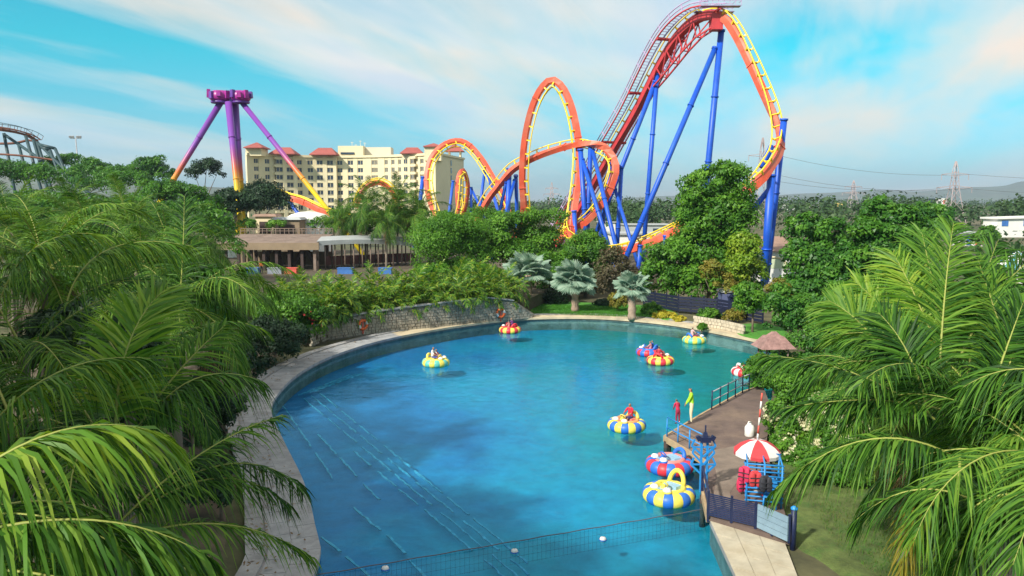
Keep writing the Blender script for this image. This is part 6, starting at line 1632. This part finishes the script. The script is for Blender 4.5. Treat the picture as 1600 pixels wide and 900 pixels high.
mb = MB(); mb.tube([(0, 0, 0), (0, 0, H + .1)], .03, 8); mb.build('pole', M_grey, um); mb = MB(); mb.lathe([(.28, 0), (.26, .08), (.05, .12)], 14); mb.build('base', M_kerb, um)
# blue rack and what hangs on it
q = gp(1191, 781, DZ); rack = empty('rack', q, -.25, 'bright blue pipe rack full of gear under the umbrella', 'rack'); W, D_, Hh = 1.15, 1.3, 1.5
for x in (-W / 2, 0, W / 2):
    for y in (-D_ / 2, D_ / 2):
        mb = MB(); mb.tube([(x, y, 0), (x, y, Hh)], .035, 6); mb.build('upright', M_cyan, rack)
for z in (.2, .35, .5, .65, .8, .95, 1.1, 1.25, 1.38, 1.5):
    for y in (-D_ / 2, D_ / 2):
        mb = MB(); mb.tube([(-W / 2 - .06, y, z), (W / 2 + .06, y, z)], .028, 6); mb.build('rung', M_cyan, rack)
for z in (.2, .8, 1.5):
    for x in (-W / 2, 0, W / 2):
        mb = MB(); mb.tube([(x, -D_ / 2, z), (x, D_ / 2, z)], .028, 6); mb.build('side_rail', M_cyan, rack)
V_crim = mat('crimson_nylon', (.60, .03, .10), .7, .2, 5, .3, 30); V_dark = mat('black_nylon', (.03, .03, .04), .7, .2, 5)
def pad(mb, c, sx, sy, sz, k=0):
    mb.add(*pad_geo(c, sx, sy, sz), 0, True)
def pad_geo(c, sx, sy, sz, n=10):
    prof = [(.55, -1), (.9, -.86), (1, -.4), (1, .3), (.82, .8), (.5, 1)]
    vs = [(c[0] + sx * r_ * math.copysign(abs(math.cos(a)) ** .6, math.cos(a)), c[1] + sy * r_ * math.copysign(abs(math.sin(a)) ** .6, math.sin(a)), c[2] + sz * z) for r_, z in prof for a in [2 * math.pi * j / n for j in range(n)]]
    fs = [(i * n + j, i * n + (j + 1) % n, (i + 1) * n + (j + 1) % n, (i + 1) * n + j) for i in range(len(prof) - 1) for j in range(n)] + [tuple(reversed(range(n))), tuple((len(prof) - 1) * n + j for j in range(n))]
    return vs, fs
def jacket(px, py, h, label, m_, rz, sc=1.0):
    a = gp(px, py, DZ + h); root = empty('life_jacket', a, rz, label, 'life jacket', 'life jackets on the rack'); root.scale = (sc,) * 3
    for s in (-1, 1):
        mb = MB(); pad(mb, (s * .11, -.05, .26), .10, .06, .26); mb.build('front_panel', m_, root)
    mb = MB(); pad(mb, (0, .10, .27), .20, .05, .27); mb.build('back_panel', m_, root)
    mb = MB(); mb.bar((-.21, -.115, .18), (.21, -.115, .18), .015, .035); mb.bar((-.21, -.115, .34), (.21, -.115, .34), .015, .035); mb.build('strap', V_dark, root)
for i, (x, y, h, m_, lb) in enumerate(((1163, 752, .9, V_crim, 'crimson life jacket on the upper left of the rack'), (1168, 756, .3, V_crim, 'crimson life jacket below the upper left one'), (1160, 768, .1, V_crim, 'crimson life jacket standing on the deck left of the rack'), (1196, 768, 1.0, V_dark, 'black life jacket on the upper right of the rack'), (1199, 776, .2, V_crim, 'crimson life jacket low on the right of the rack'), (1180, 760, .95, V_ured if False else M_ured, 'bright red life jacket in the middle of the rack'), (1205, 756, .7, V_dark, 'black life jacket at the far right of the rack'))):
    jacket(x, y, h, lb, m_, -.25 + rng.uniform(-.5, .5), .95)
q = gp(1203, 792, DZ); ch = empty('chair', q, -.4, 'bright blue plastic chair beside the rack', 'chair')
mb = MB(); mb.box((0, 0, .42), (.46, .44, .06), taper=.95); mb.build('seat', M_cyan, ch); mb = MB(); mb.box((0, .22, .72), (.44, .06, .56), Matrix.Rotation(-.15, 3, 'X'), taper=.85); mb.build('backrest', M_cyan, ch)
for sx in (-.19, .19):
    for sy in (-.18, .18):
        mb = MB(); mb.tube([(sx * 1.15, sy * 1.15, 0), (sx, sy, .42)], .03, 6); mb.build('leg', M_cyan, ch)
    mb = MB(); mb.bar((sx * 1.1, .2, .62), (sx * 1.1, -.2, .62), .05, .04); mb.build('armrest', M_cyan, ch)
# fence panels across the near end of the jetty
fa, fb, fc = gp(1106, 808, DZ), gp(1180, 826, DZ), gp(1232, 848, DZ)
fen = empty('panel_fence', fa, 0, 'dark mesh and grey board fence at the near end of the jetty', 'fence')
for q in (fa, fa.lerp(fb, .5), fb, fb.lerp(fc, .5), fc):
    mb = MB(); v = q - fa; mb.bar(v, v + Vector((0, 0, .92)), .07); mb.build('post', M_navy, fen)
for k in range(12):
    mb = MB(); z = .10 + .065 * k; mb.bar(Vector((0, 0, z)), fb - fa + Vector((0, 0, z)), .02, .045); mb.build('slat', M_navy, fen)
M_board = mat('blue_grey_board', (.20, .30, .38), .6, .15, 2)
for k in range(4):
    mb = MB(); z = .16 + .2 * k; off_ = Vector((0, -.05, 0)); mb.bar(fb - fa + off_ + Vector((.05, 0, z)), fc - fa + off_ + Vector((-.05, 0, z)), .05, .185); mb.build('board', M_board, fen)
q = gp(1239, 846, DZ); mb = MB(); ep = empty('bollard_post', q, 0, 'thick blue post at the right end of the board fence', 'post'); mb.tube([(0, 0, -.3), (0, 0, 1.05)], .09, 10); mb.build('shaft', M_navy, ep); mb = MB(); mb.lathe([(.11, 1.05), (.11, 1.1), (.02, 1.16)], 10); mb.build('cap', M_cyan, ep)
# white can and red post by the bush, hut, fence behind lawn, life rings, floats, barrier
q = gp(1171, 681, DZ); can = empty('white_jerrycan', q, .3, 'white plastic jerrycan on the right side of the jetty', 'jerrycan'); mb = MB(); mb.lathe([(.20, 0), (.22, .04), (.22, .40), (.16, .50), (.08, .54), (.07, .62)], 12); mb.build('body', V_white, can); mb = MB(); mb.tube([(-.13, 0, .5), (-.06, 0, .66), (.08, 0, .62)], .03, 6); mb.build('handle', V_white, can)
q = gp(1183, 690, DZ); rp_ = empty('marker_pole', q, 0, 'thin red and white pole beside the flowering bush', 'pole')
for k in range(6): mb = MB(); mb.tube([(.03 * k, .02 * k, .36 * k), (.03 * (k + 1), .02 * (k + 1), .36 * (k + 1))], .04, 8); mb.build('band', M_redpaint if k % 2 else M_white, rp_)
q = gp(1207, 574, .3); hut = empty('thatched_hut', q, .1, 'small hut with faded pink thatched roof beside the pool', 'hut'); hut.scale = (.76, .76, .9); M_thatch = mat('pink_thatch', (.33, .19, .17), .95, .35, 3, .8, 25, dirt=(.22, .14, .12))
for sx in (-.95, .95):
    for sy in (-.8, .8): mb = MB(); mb.tube([(sx, sy, 0), (sx, sy, 1.6)], .06, 6); mb.build('post', M_wood, hut)
for lay, (z, s, zz) in enumerate(((1.5, 1.0, 1.98), (1.85, .74, 2.3), (2.15, .46, 2.62))):
    mb = MB(); hw, hd = 1.5 * s, 1.25 * s; k2 = .62 if lay < 2 else .3
    mb.add([(-hw, -hd, z), (hw, -hd, z), (hw, hd, z), (-hw, hd, z), (-hw * k2, -hd * k2 * (lay < 2), zz), (hw * k2, -hd * k2 * (lay < 2), zz), (hw * k2, hd * k2 * (lay < 2), zz), (-hw * k2, hd * k2 * (lay < 2), zz)], [(0, 1, 5, 4), (1, 2, 6, 5), (2, 3, 7, 6), (3, 0, 4, 7), (4, 5, 6, 7), (3, 2, 1, 0)]); mb.build('thatch_tier', M_thatch, hut)
M_fence = mat('dark_fence_paint', (.006, .010, .035), .6, .2, 2)
fp = [gp(x, y, .3) for x, y in ((1006, 478), (1060, 488), (1120, 493), (1192, 506))]
bf = empty('slat_fence', fp[0], 0, 'dark blue slatted fence behind the yellow shrubs', 'fence')
for i, (a, b) in enumerate(zip(fp, fp[1:])):
    for k in range(5): mb = MB(); z = .25 + .3 * k; mb.bar(a - fp[0] + Vector((0, 0, z)), b - fp[0] + Vector((0, 0, z)), .05, .24); mb.build('slat', M_fence, bf)
    n = 3
    for k in range(n + (i == 2)): mb = MB(); v = a.lerp(b, k / n) - fp[0] + Vector((0, .08, 0)); mb.bar(v, v + Vector((0, 0, 1.75)), .12); mb.build('post', M_fence, bf)
q = at(1138, 470, 73); shd = empty('shed', (q.x, q.y, .2), 0, 'small slate blue shed under the tall tree', 'shed'); mb = MB(); mb.box((0, 0, 1.1), (1.6, 1.6, 2.2)); mb.build('wall', mat('slate_blue', (.10, .12, .24), .7), shd); mb = MB(); mb.box((0, 0, 2.3), (1.9, 1.9, .2), taper=.9); mb.build('roof', M_greyroof, shd); mb = MB(); mb.box((.1, -.82, .9), (.7, .06, 1.7)); mb.build('door', M_navy, shd)
lw = [gp(x, y, .3) for x, y in ((1092, 512), (1140, 520), (1172, 528))]; low = empty('garden_wall', lw[0], 0, 'low pale stone planter wall on the far pool edge', 'wall'); mb = MB()
for a, b in zip(lw, lw[1:]): mb.bar(a - lw[0] + Vector((0, 1.6, .35)), b - lw[0] + Vector((0, 1.6, .35)), .3, .8)
mb.build('wall_core', M_mortar, low); mb = MB()
for a, b in zip(lw, lw[1:]):
    dr = (b - a).normalized(); L_ = (b - a).length; rm = Matrix((dr, Vector((-dr.y, dr.x, 0)), Vector((0, 0, 1)))).transposed(); x = 0
    while x < L_ - .1:
        w_ = rng.uniform(.3, .5)
        for z in (.14, .42, .68): mb.box(a - lw[0] + dr * (x + w_ / 2 + (.12 if z == .42 else 0)) + Vector((dr.y * .16, 1.6 - dr.x * .16, z)), (w_ - .04, .1, .24), rm)
        x += w_
tag(mb.build('stone', mat('pale_stone', (.52, .45, .34), .95, .25, 2, .5, 12), low), kind='stuff')
for px, py, d, lb in ((570, 507, 62.3, 'orange life ring on the left part of the stone wall'), (782, 489, 70.8, 'orange life ring on the right part of the stone wall')):
    c = at(px, py, d); i = min(range(len(wl_base) - 1), key=lambda i: abs((wl_base[i].lerp(wl_base[i + 1], .5)).x - c.x)); a, b = wl_base[i], wl_base[i + 1]; f = (c.x - a.x) / (b.x - a.x); base = a.lerp(b, f); dr = (b - a).normalized(); nn = Vector((dr.y, -dr.x, 0)); root = empty('life_ring', base + nn * .16, math.atan2(dr.y, dr.x), lb, 'life ring', 'life rings on the stone wall'); zc = at(px, py, base.y).z - .25
    for k in range(8):
        mb = MB(); mb.tube([(.36 * math.cos(a_), 0, zc + .36 * math.sin(a_)) for a_ in np.linspace(2 * math.pi * k / 8, 2 * math.pi * (k + 1) / 8, 5)], .11, 8); mb.build('ring_section', mat('orange_ring', (.75, .14, .03), .6) if k % 4 else V_white, root)
    mb = MB(); mb.bar((0, .04, zc - .75), (0, .04, zc + .45), .1, .05); mb.build('bracket', M_redpaint, root)
# floats and the net barrier across the near water
fl_l = ('white round float near the left of the net', 'white round float in the middle of the net', 'white round float near the right of the net')
for (px, py), lb in zip(((602, 889), (804, 862), (942, 843)), fl_l):
    q = gp(px, py, .03); root = empty('float', q, 0, lb, 'float', 'floats along the net'); mb = MB(); mb.lathe([(.02, -.1), (.09, -.07), (.12, 0), (.09, .07), (.02, .1)], 12); mb.build('ball', V_white, root); mb = MB(); mb.lathe([(.125, -.02), (.135, 0), (.125, .02)], 12); mb.build('band', V_blue, root)
na, nb = gp(480, 902, .02), gp(1103, 796, .02); net = empty('net_barrier', na, 0, 'dark net barrier with float line across the near end of the pool', 'net'); v = nb - na
mb = MB(); mb.tube([v * t + Vector((0, 0, .02 + .01 * math.sin(t * 60))) for t in np.linspace(0, 1, 60)], .016, 6); mb.build('float_line', M_wire, net)
mb = MB(); 
for z in np.arange(-.75, -.1, .25): mb.bar(Vector((0, 0, z)), v + Vector((0, 0, z)), .005)
for t in np.linspace(0, 1, 90): mb.bar(v * t + Vector((0, 0, -.78)), v * t, .005)
tag(mb.build('net_cords', mat('net_cord', (.02, .04, .06), .8), net), kind='stuff')
# ------------------------------------------------------------------ haze: the air itself
mb = MB()
mb.prism([(-7000, -600), (7000, -600), (7000, 7600), (-7000, 7600)], -3, 230)
M_haze, t_, o_ = nodes_of('haze_air')
pv = t_.nodes.new('ShaderNodeVolumePrincipled')
pv.inputs['Color'].default_value = (0.62, 0.80, 1.0, 1)
pv.inputs['Density'].default_value = 0.00013
pv.inputs['Anisotropy'].default_value = 0.2
t_.links.new(pv.outputs[0], o_.inputs['Volume'])
tag(mb.build('haze', M_haze), 'thin blue haze filling the air over the park', None, kind='stuff')
